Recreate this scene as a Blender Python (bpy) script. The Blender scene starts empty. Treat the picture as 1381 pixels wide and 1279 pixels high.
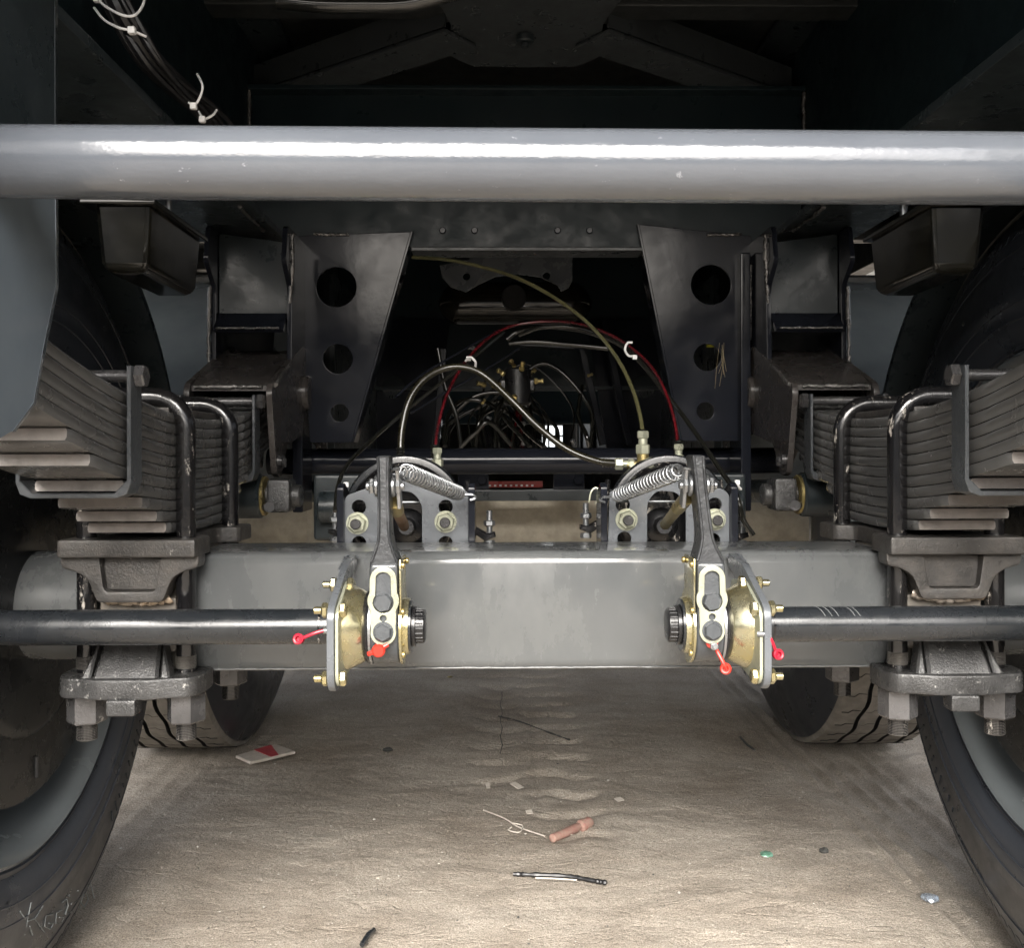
import bpy, bmesh, math, random
from mathutils import Vector, Matrix, noise
R = math.radians
random.seed(7)
sc = bpy.context.scene
col = sc.collection

# ------------------------------------------------------------------ camera, world, sun
F, CX, CZ, YAW, PPX, PPY, ROLL = 1330.0, -0.048, 0.687, R(0.8), 693.9, 610.5, -0.0023
cd = bpy.data.cameras.new("camera"); cam = bpy.data.objects.new("camera", cd); col.objects.link(cam)
cam.location = (CX, 0, CZ)
cam.rotation_euler = (Matrix.Rotation(-YAW, 3, 'Z') @ Matrix.Rotation(R(90), 3, 'X') @ Matrix.Rotation(ROLL, 3, 'Z')).to_euler()
cd.sensor_fit = 'HORIZONTAL'; cd.sensor_width = 36; cd.lens = 36 * F / 1381
cd.shift_x = -(PPX - 690.5) / 1381; cd.shift_y = (PPY - 639.5) / 1381
cd.clip_start = 0.02; cd.clip_end = 2000
sc.camera = cam
cd.dof.use_dof = False

SUN_EL, SUN_AZ = R(36), R(184)      # azimuth: clockwise from +Y, so the light comes from behind the camera
w = bpy.data.worlds.new("World"); sc.world = w; w.use_nodes = True
nt = w.node_tree; bg = nt.nodes["Background"]
sky = nt.nodes.new("ShaderNodeTexSky"); sky.sky_type = 'NISHITA'; sky.sun_disc = False
sky.sun_elevation = SUN_EL; sky.sun_rotation = SUN_AZ; sky.air_density = 1.0; sky.dust_density = 6.0; sky.altitude = 0; sky.ozone_density = 1.0
hz = nt.nodes.new('ShaderNodeHueSaturation'); hz.inputs['Saturation'].default_value = .45      # pale hazy sky
nt.links.new(sky.outputs[0], hz.inputs['Color']); nt.links.new(hz.outputs[0], bg.inputs[0]); bg.inputs[1].default_value = 0.15
sd = bpy.data.lights.new("sun", 'SUN'); sd.energy = 3.0; sd.angle = R(40); sd.color = (1.0, .97, .92)
sun = bpy.data.objects.new("sun", sd); col.objects.link(sun)
sdir = Vector((math.sin(SUN_AZ) * math.cos(SUN_EL), math.cos(SUN_AZ) * math.cos(SUN_EL), math.sin(SUN_EL)))
sun.rotation_euler = sdir.to_track_quat('Z', 'Y').to_euler(); sun.location = (0, -3, 4)
sc.view_settings.view_transform = 'Standard'; sc.view_settings.look = 'None'
sc.view_settings.exposure = 1.6; sc.view_settings.gamma = 1
sc.view_settings.use_curve_mapping = False

# ------------------------------------------------------------------ measuring: a sight line met with a plane of the place
cY, sY = math.cos(YAW), math.sin(YAW)
def ray(px, py):
    u0, v0 = px - PPX, py - PPY
    u = (u0 + ROLL * v0) / F; v = (v0 - ROLL * u0) / F
    return Vector((sY + u * cY, cY - u * sY, -v))
def P(px, py, Y):
    d = ray(px, py); t = Y / d.y; return Vector((CX, 0, CZ)) + d * t
def PX(px, py, X):
    d = ray(px, py); t = (X - CX) / d.x; return Vector((CX, 0, CZ)) + d * t
def PZ(px, py, Z):
    d = ray(px, py); t = (Z - CZ) / d.z; return Vector((CX, 0, CZ)) + d * t

# ------------------------------------------------------------------ materials
MAT = {}
def mat(name, c1, c2=None, rough=.4, metal=0., scale=14., bump=.05, bscale=160., dust=None, dust_amt=.45, coat=0., rvar=.12, wear=None, wear_at=.68, wscale=60., stretch=(1, 1, 1), spec=.5):
    m = bpy.data.materials.new(name); m.use_nodes = True; n = m.node_tree.nodes; L = m.node_tree.links
    b = n["Principled BSDF"]
    tc = n.new("ShaderNodeTexCoord"); mp = n.new("ShaderNodeMapping"); mp.inputs['Scale'].default_value = stretch
    L.new(tc.outputs['Object'], mp.inputs[0])
    def nz(s, det=5., rgh=.6):
        k = n.new("ShaderNodeTexNoise"); k.inputs['Scale'].default_value = s; k.inputs['Detail'].default_value = det
        k.inputs['Roughness'].default_value = rgh; L.new(mp.outputs[0], k.inputs['Vector']); return k.outputs['Fac']
    def rampf(src, a, bb):
        r = n.new("ShaderNodeMapRange"); r.inputs[1].default_value = a; r.inputs[2].default_value = bb; L.new(src, r.inputs[0]); return r.outputs[0]
    def mixc(fac, ca, cb):
        k = n.new("ShaderNodeMix"); k.data_type = 'RGBA'; L.new(fac, k.inputs['Factor'])
        for i, c in ((6, ca), (7, cb)):
            if isinstance(c, tuple): k.inputs[i].default_value = (*c, 1)
            else: L.new(c, k.inputs[i])
        return k.outputs[2]
    c2 = c2 or tuple(x * .7 for x in c1)
    colr = mixc(rampf(nz(scale), .35, .65), c1, c2)
    r = rampf(nz(scale * 2.3, 6), .3, .7)
    mr = n.new("ShaderNodeMapRange"); mr.inputs[3].default_value = max(.03, rough - rvar); mr.inputs[4].default_value = min(1, rough + rvar); L.new(r, mr.inputs[0]); rr = mr.outputs[0]
    if wear:
        wf = rampf(nz(wscale, 8, .75), wear_at, wear_at + .06); colr = mixc(wf, colr, wear)
    if dust:
        df = rampf(nz(scale * 1.7, 9, .75), .75 - dust_amt, 1.05 - dust_amt * .5)
        mm = n.new("ShaderNodeMath"); mm.operation = 'MULTIPLY'; L.new(df, mm.inputs[0]); mm.inputs[1].default_value = .8
        colr = mixc(mm.outputs[0], colr, dust)
        k = n.new("ShaderNodeMix"); k.data_type = 'FLOAT'; L.new(mm.outputs[0], k.inputs[0]); L.new(rr, k.inputs[2]); k.inputs[3].default_value = .85; rr = k.outputs[0]
    L.new(colr, b.inputs['Base Color']); L.new(rr, b.inputs['Roughness'])
    b.inputs['Metallic'].default_value = metal; b.inputs['Specular IOR Level'].default_value = spec
    b.inputs['Coat Weight'].default_value = coat; b.inputs['Coat Roughness'].default_value = .08
    if bump:
        bp = n.new("ShaderNodeBump"); bp.inputs['Strength'].default_value = bump; bp.inputs['Distance'].default_value = .002
        L.new(nz(bscale, 6, .6), bp.inputs['Height']); L.new(bp.outputs[0], b.inputs['Normal'])
        if coat: L.new(bp.outputs[0], b.inputs['Coat Normal'])
    MAT[name] = m; return m
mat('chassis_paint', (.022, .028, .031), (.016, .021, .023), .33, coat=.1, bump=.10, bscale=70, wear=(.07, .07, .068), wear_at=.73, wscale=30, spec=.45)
mat('web_paint', (.010, .018, .021), (.008, .014, .017), .38, bump=.10, bscale=60, spec=.25)
mat('hanger_paint', (.011, .0125, .0175), (.009, .010, .0135), .15, coat=.0, bump=.07, bscale=40, scale=9, wear=(.07, .066, .064), wear_at=.73, wscale=45, spec=.22, rvar=.06)
mat('brace_paint', (.042, .047, .05), (.034, .038, .040), .35, bump=.1)
mat('pipe_paint', (.082, .090, .103), (.070, .077, .090), .15, coat=.8, bump=.16, bscale=130, wear=(.24, .25, .27), wear_at=.645, wscale=110, rvar=.08, stretch=(.6, 1, 1))
mat('bracket_paint', (.13, .155, .18), (.10, .12, .14), .11, coat=.9, bump=.30, bscale=7, scale=5, rvar=.06, wear=(.45, .47, .49), wear_at=.735, wscale=90)
mat('guard_paint', (.16, .18, .19), (.13, .15, .16), .14, coat=.8, bump=.1, bscale=14)
mat('axle_paint', (.096, .101, .103), (.078, .083, .085), .22, coat=.4, bump=.09, bscale=60, scale=4, stretch=(1, 1, .5), dust=(.135, .137, .133), dust_amt=.30, wear=(.24, .245, .245), wear_at=.70, wscale=110)
mat('dusty_axle_paint', (.46, .42, .34), (.33, .30, .24), .75, bump=.3, bscale=120, scale=30)
mat('spring_steel', (.115, .115, .112), (.085, .084, .082), .24, bump=.02, bscale=200, scale=6, coat=.15)
mat('sawn_steel', (.22, .20, .185), (.155, .142, .132), .40, metal=.3, bump=.25, bscale=120, scale=22, stretch=(1.6, 1, 1), wear=(.09, .085, .08), wear_at=.67, wscale=80)
mat('black_enamel', (.006, .006, .007), (.010, .0095, .0095), .20, coat=.35, bump=.25, bscale=110, wear=(.42, .39, .35), wear_at=.585, wscale=70, stretch=(1, 1, .35))
mat('shaft_black', (.016, .018, .021), (.011, .013, .015), .27, coat=.35, bump=.06, wear=(.35, .35, .34), wear_at=.73, wscale=110)
mat('cast_iron', (.070, .070, .070), (.036, .036, .036), .30, metal=.4, bump=.45, bscale=520, scale=25, wear=(.36, .355, .34), wear_at=.60, wscale=110)
mat('seat_casting', (.060, .057, .054), (.034, .032, .030), .36, metal=.2, bump=.35, bscale=420, scale=22, dust=(.12, .105, .09), dust_amt=.30, wear=(.30, .285, .26), wear_at=.64, wscale=45)
mat('pad_steel', (.125, .115, .10), (.085, .08, .072), .42, bump=.25, dust=(.24, .19, .14), dust_amt=.30, scale=12)
mat('steel_thread', (.16, .15, .135), (.09, .085, .08), .4, metal=.5, bump=.2)
mat('nut_steel', (.13, .128, .13), (.065, .064, .065), .26, metal=.6, bump=.25, bscale=300, wear=(.45, .44, .42), wear_at=.62)
mat('gold_zinc', (.50, .43, .22), (.44, .42, .30), .24, metal=.9, bump=.10, scale=24, wear=(.26, .18, .11), wear_at=.70)
mat('pale_zinc', (.42, .43, .33), (.34, .35, .27), .34, metal=.5, bump=.10, scale=30, dust=(.26, .25, .22), dust_amt=.2)
mat('silver_zinc', (.36, .37, .38), (.26, .27, .28), .32, metal=.85, bump=.08)
mat('brass', (.45, .35, .14), (.30, .25, .12), .35, metal=.8, bump=.08)
mat('adjuster_paint', (.055, .06, .065), (.04, .045, .05), .33, coat=.2, bump=.45, bscale=120)
mat('arm_paint', (.055, .058, .062), (.038, .04, .043), .30, metal=.3, bump=.45, bscale=160, wear=(.22, .22, .22), wear_at=.72)
mat('plate_grey', (.125, .135, .147), (.10, .108, .118), .30, metal=.2, bump=.15, scale=10, wear=(.25, .25, .26), wear_at=.74)
mat('black_plastic', (.012, .012, .013), None, .3, bump=.15, bscale=200)
mat('hose_black', (.012, .012, .010), None, .10, coat=.8, bump=0)
mat('hose_clear', (.016, .014, .007), None, .30, coat=.12, bump=0)
mat('hose_red', (.085, .004, .007), (.03, .004, .005), .22, coat=.3, bump=0, scale=30)
mat('hose_olive', (.085, .08, .038), (.055, .052, .025), .18, coat=.7, bump=0)
mat('box_paint', (.048, .043, .040), (.038, .034, .032), .26, coat=.2, bump=.10, bscale=50, scale=8, wear=(.11, .10, .09), wear_at=.76, wscale=40)
mat('cable_black', (.008, .008, .009), None, .4, bump=.05)
mat('rust_brown', (.30, .16, .06), (.16, .09, .04), .5, metal=.4, bump=.3)
mat('red_plastic', (.40, .022, .012), (.33, .018, .010), .35, bump=.03)
mat('pink_plastic', (.36, .008, .026), (.30, .008, .022), .35, bump=.03)
mat('white_plastic', (.75, .75, .74), (.65, .65, .64), .4, bump=.02)
mat('stop_rubber', (.006, .006, .0055), (.014, .013, .009), .13, coat=.3, bump=.06, bscale=30, scale=14, rvar=.08, spec=.35)
mat('tyre_rubber', (.022, .026, .033), (.027, .031, .039), .34, bump=.10, bscale=140, scale=7, dust=(.05, .056, .066), dust_amt=.22, wear=(.09, .095, .10), wear_at=.775, wscale=22)
mat('tyre_dusty', (.25, .228, .198), (.17, .155, .132), .85, bump=.45, bscale=120, scale=30, wear=(.07, .066, .06), wear_at=.66, wscale=90)
mat('groove_black', (.012, .012, .012), None, .7, bump=0)
mat('rim_paint', (.105, .117, .123), (.085, .095, .10), .20, coat=.5, bump=.06, scale=6)
mat('drum_black', (.008, .0085, .0095), (.011, .012, .012), .24, bump=.08, bscale=60, wear=(.14, .14, .14), wear_at=.74, wscale=40, spec=.2)
mat('weld_metal', (.22, .21, .20), (.09, .088, .085), .25, metal=.7, bump=.8, bscale=240)
mat('weld_heat', (.50, .38, .26), (.30, .27, .24), .35, metal=.5, bump=.5)
mat('chalk', (.20, .21, .21), (.10, .11, .11), .9, bump=0, scale=120)
mat('wall_dark', (.055, .055, .05), (.04, .04, .038), .9, scale=2)
mat('blocker_render', (.34, .34, .33), (.28, .28, .275), .9, scale=1.5)
mat('joist_paint', (.02, .022, .022), None, .5)
mat('card_white', (.55, .50, .44), (.42, .38, .33), .6, scale=60)
mat('card_red', (.42, .05, .06), (.30, .05, .06), .6, scale=60)
mat('dusty_red', (.27, .085, .07), (.24, .14, .11), .7, scale=90, bump=.4, dust=(.36, .31, .25), dust_amt=.45)
mat('stone', (.06, .06, .055), None, .8, bump=.5)
mat('pale_stone', (.50, .48, .44), (.36, .34, .30), .8, bump=.5)
mat('green_glass', (.12, .25, .18), None, .25)
mat('foil', (.45, .52, .60), (.3, .33, .38), .25, metal=.6, scale=90, bump=.5)
mat('yellow_tag', (.75, .75, .05), None, .5)
mat('straw', (.45, .36, .20), None, .8)
def lit(name, c, s):
    m = bpy.data.materials.new(name); m.use_nodes = True; b = m.node_tree.nodes["Principled BSDF"]
    b.inputs['Base Color'].default_value = (*c, 1); b.inputs['Emission Color'].default_value = (*c, 1); b.inputs['Emission Strength'].default_value = s; MAT[name] = m
lit('window_glow', (.95, .98, 1.0), .6)

def sand_material():
    m = bpy.data.materials.new('sand'); m.use_nodes = True; n = m.node_tree.nodes; L = m.node_tree.links; b = n["Principled BSDF"]
    tc = n.new("ShaderNodeTexCoord")
    def nz(s, d=6, r=.65, st=(1, 1, 1)):
        mp = n.new("ShaderNodeMapping"); mp.inputs['Scale'].default_value = st; L.new(tc.outputs['Object'], mp.inputs[0])
        k = n.new("ShaderNodeTexNoise"); k.inputs['Scale'].default_value = s; k.inputs['Detail'].default_value = d; k.inputs['Roughness'].default_value = r
        L.new(mp.outputs[0], k.inputs['Vector']); return k.outputs['Fac']
    cr = n.new("ShaderNodeValToRGB"); e = cr.color_ramp.elements
    e[0].position = .34; e[0].color = (.262, .226, .186, 1); e[1].position = .68; e[1].color = (.425, .385, .332, 1)
    L.new(nz(3.2, 8), cr.inputs[0])
    g = n.new("ShaderNodeValToRGB"); e = g.color_ramp.elements
    e[0].position = .36; e[0].color = (.45, .43, .40, 1); e[1].position = .64; e[1].color = (1.4, 1.4, 1.4, 1)
    L.new(nz(420, 3, .7), g.inputs[0])
    mx = n.new("ShaderNodeMix"); mx.data_type = 'RGBA'; mx.blend_type = 'MULTIPLY'; mx.inputs[0].default_value = .8
    L.new(cr.outputs[0], mx.inputs[6]); L.new(g.outputs[0], mx.inputs[7]); L.new(mx.outputs[2], b.inputs['Base Color'])
    b.inputs['Roughness'].default_value = .92; b.inputs['Specular IOR Level'].default_value = .2
    bp = n.new("ShaderNodeBump"); bp.inputs['Strength'].default_value = .8; bp.inputs['Distance'].default_value = .005; L.new(nz(95, 9, .75), bp.inputs['Height'])
    b2 = n.new("ShaderNodeBump"); b2.inputs['Strength'].default_value = .5; b2.inputs['Distance'].default_value = .012; L.new(nz(15, 6, .6, (.9, 1.15, 1)), b2.inputs['Height'])
    dn = n.new("ShaderNodeTexNoise"); dn.inputs['Scale'].default_value = 8; dn.inputs['Detail'].default_value = 5; dn.inputs['Distortion'].default_value = 1.2; dn.inputs['Roughness'].default_value = .55
    mpc = n.new("ShaderNodeMapping"); mpc.inputs['Scale'].default_value = (.7, 2.0, 1); L.new(tc.outputs['Object'], mpc.inputs[0]); L.new(mpc.outputs[0], dn.inputs['Vector'])
    sb = n.new("ShaderNodeMath"); sb.operation = 'SUBTRACT'; sb.inputs[1].default_value = .5; L.new(dn.outputs['Fac'], sb.inputs[0])
    ab = n.new("ShaderNodeMath"); ab.operation = 'ABSOLUTE'; L.new(sb.outputs[0], ab.inputs[0])
    mrr = n.new("ShaderNodeMapRange"); mrr.inputs[1].default_value = 0; mrr.inputs[2].default_value = .022; L.new(ab.outputs[0], mrr.inputs[0])
    b3 = n.new("ShaderNodeBump"); b3.inputs['Strength'].default_value = .38; b3.inputs['Distance'].default_value = .0035; L.new(mrr.outputs[0], b3.inputs['Height'])
    L.new(bp.outputs[0], b3.inputs['Normal']); L.new(b3.outputs[0], b2.inputs['Normal']); L.new(b2.outputs[0], b.inputs['Normal']); MAT['sand'] = m
sand_material()

# ------------------------------------------------------------------ object helpers
def thing(name, label, cat, loc=(0, 0, 0), group=None):
    o = bpy.data.objects.new(name, None); col.objects.link(o); o.location = loc; o.empty_display_size = .05
    tag(o, label, cat, group); return o
def tag(o, label, cat, group=None, kind=None):
    if label: o['label'] = label
    if cat: o['category'] = cat
    if group: o['group'] = group
    if kind: o['kind'] = kind
    return o
def link_mesh(name, me, mats, parent=None, smooth=35):
    if isinstance(mats, str): mats = [mats]
    for k in mats: me.materials.append(MAT[k])
    if smooth:
        me.shade_smooth(); me.set_sharp_from_angle(angle=R(smooth))
    o = bpy.data.objects.new(name, me); col.objects.link(o)
    if smooth == 35:
        wn = o.modifiers.new('weighted_normal', 'WEIGHTED_NORMAL'); wn.keep_sharp = True; wn.weight = 80
    if parent:
        o.parent = parent
        if parent.type == 'EMPTY' and parent.parent is None: o.location = -parent.location
    return o
class MB:
    """collects shapes in world coordinates, then becomes ONE mesh object"""
    def __init__(s): s.bm = bmesh.new(); s.mi = 0
    def _fin(s, before):
        for f in s.bm.faces:
            if f not in before: f.material_index = s.mi
    def box(s, x0, x1, y0, y1, z0, z1, bev=0., seg=2, mtx=None):
        v = [s.bm.verts.new((x, y, z)) for x in (x0, x1) for y in (y0, y1) for z in (z0, z1)]
        fs = [s.bm.faces.new([v[i] for i in q]) for q in ((0, 1, 3, 2), (4, 6, 7, 5), (0, 4, 5, 1), (2, 3, 7, 6), (0, 2, 6, 4), (1, 5, 7, 3))]
        for f in fs: f.material_index = s.mi
        if mtx: bmesh.ops.transform(s.bm, matrix=mtx, verts=v)
        bmesh.ops.recalc_face_normals(s.bm, faces=fs)
        if bev:
            es = {e for f in fs for e in f.edges}
            bmesh.ops.bevel(s.bm, geom=list(es), offset=bev, segments=seg, affect='EDGES', profile=.5, material=s.mi)
        return s
    def ring_surface(s, rings, close=True, cap=True):
        R_ = [[s.bm.verts.new(p) for p in r] for r in rings]; n = len(R_[0]); fs = []
        for a, b in zip(R_, R_[1:]):
            for i in range(n if close else n - 1):
                j = (i + 1) % n
                try: fs.append(s.bm.faces.new((a[i], a[j], b[j], b[i])))
                except ValueError: pass
        if cap:
            fs.append(s.bm.faces.new(R_[0][::-1])); fs.append(s.bm.faces.new(R_[-1]))
        for f in fs: f.material_index = s.mi
        bmesh.ops.recalc_face_normals(s.bm, faces=fs)
        return fs
    def cyl(s, p0, p1, r, seg=24, r1=None, cap=True, bev=0.):
        p0, p1 = Vector(p0), Vector(p1); d = (p1 - p0); L = d.length; d = d / L; r1 = r if r1 is None else r1
        q = d.to_track_quat('Z', 'Y')
        def ring(t, rr): return [p0 + d * t + q @ Vector((rr * math.cos(2 * math.pi * i / seg), rr * math.sin(2 * math.pi * i / seg), 0)) for i in range(seg)]
        if bev: rs = [ring(0, r - bev), ring(bev, r), ring(L - bev, r1), ring(L, r1 - bev)]
        else: rs = [ring(0, r), ring(L, r1)]
        s.ring_surface(rs, cap=cap); return s
    def lathe(s, axis0, axisdir, prof, seg=32, closed=False):
        """prof: (distance along the axis, radius)"""
        a = Vector(axis0); d = Vector(axisdir).normalized(); q = d.to_track_quat('Z', 'Y')
        rs = [[a + d * t + q @ Vector((r * math.cos(2 * math.pi * i / seg), r * math.sin(2 * math.pi * i / seg), 0)) for i in range(seg)] for t, r in prof]
        if closed: rs.append(rs[0])
        s.ring_surface(rs, cap=not closed)
        if closed: bmesh.ops.remove_doubles(s.bm, verts=s.bm.verts[:], dist=1e-6)
        return s
    def tube(s, pts, r, seg=8, cap=True, lump=0.):
        pts = [Vector(p) for p in pts]; rs = []; up = None
        for i, p in enumerate(pts):
            t = (pts[min(i + 1, len(pts) - 1)] - pts[max(i - 1, 0)])
            if t.length < 1e-9: t = Vector((0, 0, 1))
            t.normalize()
            if up is None: up = t.orthogonal().normalized()
            up = (up - t * up.dot(t)).normalized(); b = t.cross(up)
            rr = r * (1 + lump * (random.random() - .5)) if lump else r
            rs.append([p + (up * math.cos(2 * math.pi * k / seg) + b * math.sin(2 * math.pi * k / seg)) * rr for k in range(seg)])
        s.ring_surface(rs, cap=cap); return s
    def hexa(s, p0, p1, af, rot=0., seg=6, chamfer=.0015):
        """hexagon prism of across-flats af"""
        p0, p1 = Vector(p0), Vector(p1); d = p1 - p0; L = d.length; d /= L; q = d.to_track_quat('Z', 'Y'); rr = af / 2 / math.cos(math.pi / 6)
        def ring(t, k): return [p0 + d * t + q @ Vector((k * math.cos(rot + math.pi / 3 * i), k * math.sin(rot + math.pi / 3 * i), 0)) for i in range(6)]
        s.ring_surface([ring(0, rr - chamfer), ring(chamfer, rr), ring(L - chamfer, rr), ring(L, rr - chamfer)]); return s
    def prism(s, pts, vec, bev=0.):
        pts = [Vector(p) for p in pts]; vec = Vector(vec)
        a = [s.bm.verts.new(p) for p in pts]; b = [s.bm.verts.new(p + vec) for p in pts]; n = len(a); fs = [s.bm.faces.new(a[::-1]), s.bm.faces.new(b)]
        for i in range(n): fs.append(s.bm.faces.new((a[i], a[(i + 1) % n], b[(i + 1) % n], b[i])))
        for f in fs: f.material_index = s.mi
        bmesh.ops.recalc_face_normals(s.bm, faces=fs)
        if bev:
            es = {e for f in fs[:2] for e in f.edges}
            bmesh.ops.bevel(s.bm, geom=list(es), offset=bev, segments=1, affect='EDGES', material=s.mi)
        return s
    def build(s, name, mats, parent=None, smooth=35):
        me = bpy.data.meshes.new(name); s.bm.to_mesh(me); s.bm.free(); return link_mesh(name, me, mats, parent, smooth)
def spline(pts, n=8):
    pts = [Vector(p) for p in pts]; P_ = [pts[0] * 2 - pts[1]] + pts + [pts[-1] * 2 - pts[-2]]; out = []
    for i in range(1, len(P_) - 2):
        a, b, c, d = P_[i - 1:i + 3]
        for k in range(n):
            t = k / n
            out.append(.5 * ((2 * b) + (c - a) * t + (2 * a - 5 * b + 4 * c - d) * t * t + (3 * b - a - 3 * c + d) * t ** 3))
    out.append(pts[-1]); return out
def rnd(pts, r, n=4):
    """round every corner of a 2-D polygon"""
    out = []; m = len(pts)
    for i in range(m):
        a, p, b = Vector(pts[i - 1]), Vector(pts[i]), Vector(pts[(i + 1) % m])
        rr = r[i] if isinstance(r, (list, tuple)) else r
        if rr <= 0: out.append(tuple(p)); continue
        d1 = (a - p); d2 = (b - p); k = min(rr, d1.length * .48, d2.length * .48)
        A = p + d1.normalized() * k; B = p + d2.normalized() * k
        for j in range(n + 1):
            t = j / n; out.append(tuple(A * (1 - t) ** 2 + p * 2 * t * (1 - t) + B * t * t))
    return out
def circ(cx, cy, r, n=28, ry=None): return [(cx + r * math.cos(2 * math.pi * i / n), cy + (ry or r) * math.sin(2 * math.pi * i / n)) for i in range(n)]
def plate(name, plane, outline, holes, at, thick, mats, parent=None, bev=.0008):
    """flat plate with real holes; plane 'XZ', 'YZ' or 'XY'; it grows from coordinate `at` by `thick` (sign gives the side)"""
    cu = bpy.data.curves.new('tmp', 'CURVE'); cu.dimensions = '2D'; cu.fill_mode = 'BOTH'
    cu.extrude = abs(thick) / 2 - bev; cu.bevel_depth = bev; cu.bevel_resolution = 1; cu.offset = -bev
    for loop in [outline] + list(holes):
        sp = cu.splines.new('POLY'); sp.points.add(len(loop) - 1); sp.use_cyclic_u = True
        for i, p in enumerate(loop): sp.points[i].co = (p[0], p[1], 0, 1)
    o = bpy.data.objects.new('tmp', cu); me = bpy.data.meshes.new_from_object(o); bpy.data.objects.remove(o); bpy.data.curves.remove(cu)
    m = at + thick / 2
    for v in me.vertices:
        a, b, c = v.co
        v.co = (a, m + c, b) if plane == 'XZ' else (m + c, a, b) if plane == 'YZ' else (a, b, m + c)
    me.name = name
    bm = bmesh.new(); bm.from_mesh(me); bmesh.ops.remove_doubles(bm, verts=bm.verts[:], dist=1e-6); bmesh.ops.recalc_face_normals(bm, faces=bm.faces[:]); bm.to_mesh(me); bm.free()
    me.materials.clear()
    return link_mesh(name, me, mats, parent, 35)
def xz(*pp): return [(p.x, p.z) for p in pp]
def yz(*pp): return [(p.y, p.z) for p in pp]
def weld(name, pts, r, parent, m='weld_metal', n=10):
    q = spline(pts, n)
    q = [p + Vector([random.uniform(-.25, .25) * r for _ in range(3)]) for p in q]
    return MB().tube(q, r, 7, lump=.5).build(name, m, parent, 60)

SIDE = {-1: 'left', 1: 'right'}
XS = .458                     # centre line of the springs

# ------------------------------------------------------------------ ground
def ground():
    xs = [-300, -80, -30, -12, -6, -4]; x = -2.2
    while x < 2.2: xs.append(x); x += .009 if abs(x) < 1.0 else .03
    xs += [2.4, 4, 6, 12, 30, 80, 300]
    ys = [-300, -80, -30, -10, -4, -1, 0, .5, .9]; y = 1.2
    while y < 9: ys.append(y); y += .0085 if y < 2.2 else .013 if y < 3.2 else .06
    ys += [10, 14, 20, 40, 90, 300, 900]
    V = []; nzv = noise.noise
    for y in ys:
        for x in xs:
            z = 0
            if abs(x) < 2.3 and .6 < y < 9.2:
                z = .006 * nzv(Vector((x * 2.2, y * 2.2, 0))) + .0018 * nzv(Vector((x * 7, y * 9, 3))) + .0016 * nzv(Vector((x * 20, y * 30, 5)))
                rg = 1 - abs(nzv(Vector((x * 5 + nzv(Vector((x * 3, y * 3, 9))) * 1.2, y * 10 + nzv(Vector((x * 4, y * 4, 19))) * 1.5, 7)))); z += .0022 * rg ** 9
                # ladder-like print in the middle
                wob = .02 * nzv(Vector((y * 2.0, 1, 1)))
                u = (x - .075 - wob) / .075
                if abs(u) < 1 and y > 1.7:
                    e = (1 - u * u) * min(1, (y - 1.7) / .35)
                    z -= e ** .5 * .016 * (.75 + .8 * nzv(Vector((x * 12, y * 6, 8)))) * max(0, math.sin(y * 2 * math.pi / .115 + 1.6 * nzv(Vector((x * 14, y * 4, 2)))) ) ** 2.6 - .001 * e
                    if abs(u + .62) < .1: z -= .004 * e
                u = (x + .06 - wob) / .07
                if abs(u) < 1 and y > 2.0: z -= (1 - u * u) * .009 * max(0, math.sin(y * 2 * math.pi / .12 + 3 * nzv(Vector((x * 9, y * 6, 2))))) ** 3
                # wheel tracks
                for sgn, cc, wd, am, gs in ((-1, .80, .16, .35, (-.105, -.06, -.015, .04, .09)), (1, .685, .105, 1, (-.078, -.040, .002, .044, .080))):
                    c = x * sgn - cc
                    if abs(c) < wd:
                        z -= .007 * am * (1 - (c / wd) ** 4)
                        for g in gs:
                            d = (c - g + .005 * nzv(Vector((x * 3, y * 9, sgn)))) / .010
                            if abs(d) < 1: z += .008 * am * (1 - d * d) * (.7 + .9 * nzv(Vector((x * 9, y * 14, 4))))
                    elif abs(c) < wd + .03: z += .003 * am * (1 - abs(abs(c) - wd - .015) / .015)
            V.append((x, y, z))
    W = len(xs); Fc = [(j * W + i, j * W + i + 1, (j + 1) * W + i + 1, (j + 1) * W + i) for j in range(len(ys) - 1) for i in range(W - 1)]
    me = bpy.data.meshes.new('ground'); me.from_pydata(V, [], Fc); o = link_mesh('ground', me, 'sand', None, 0); me.shade_smooth(); o['kind'] = 'structure'
    return o
ground()

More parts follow.
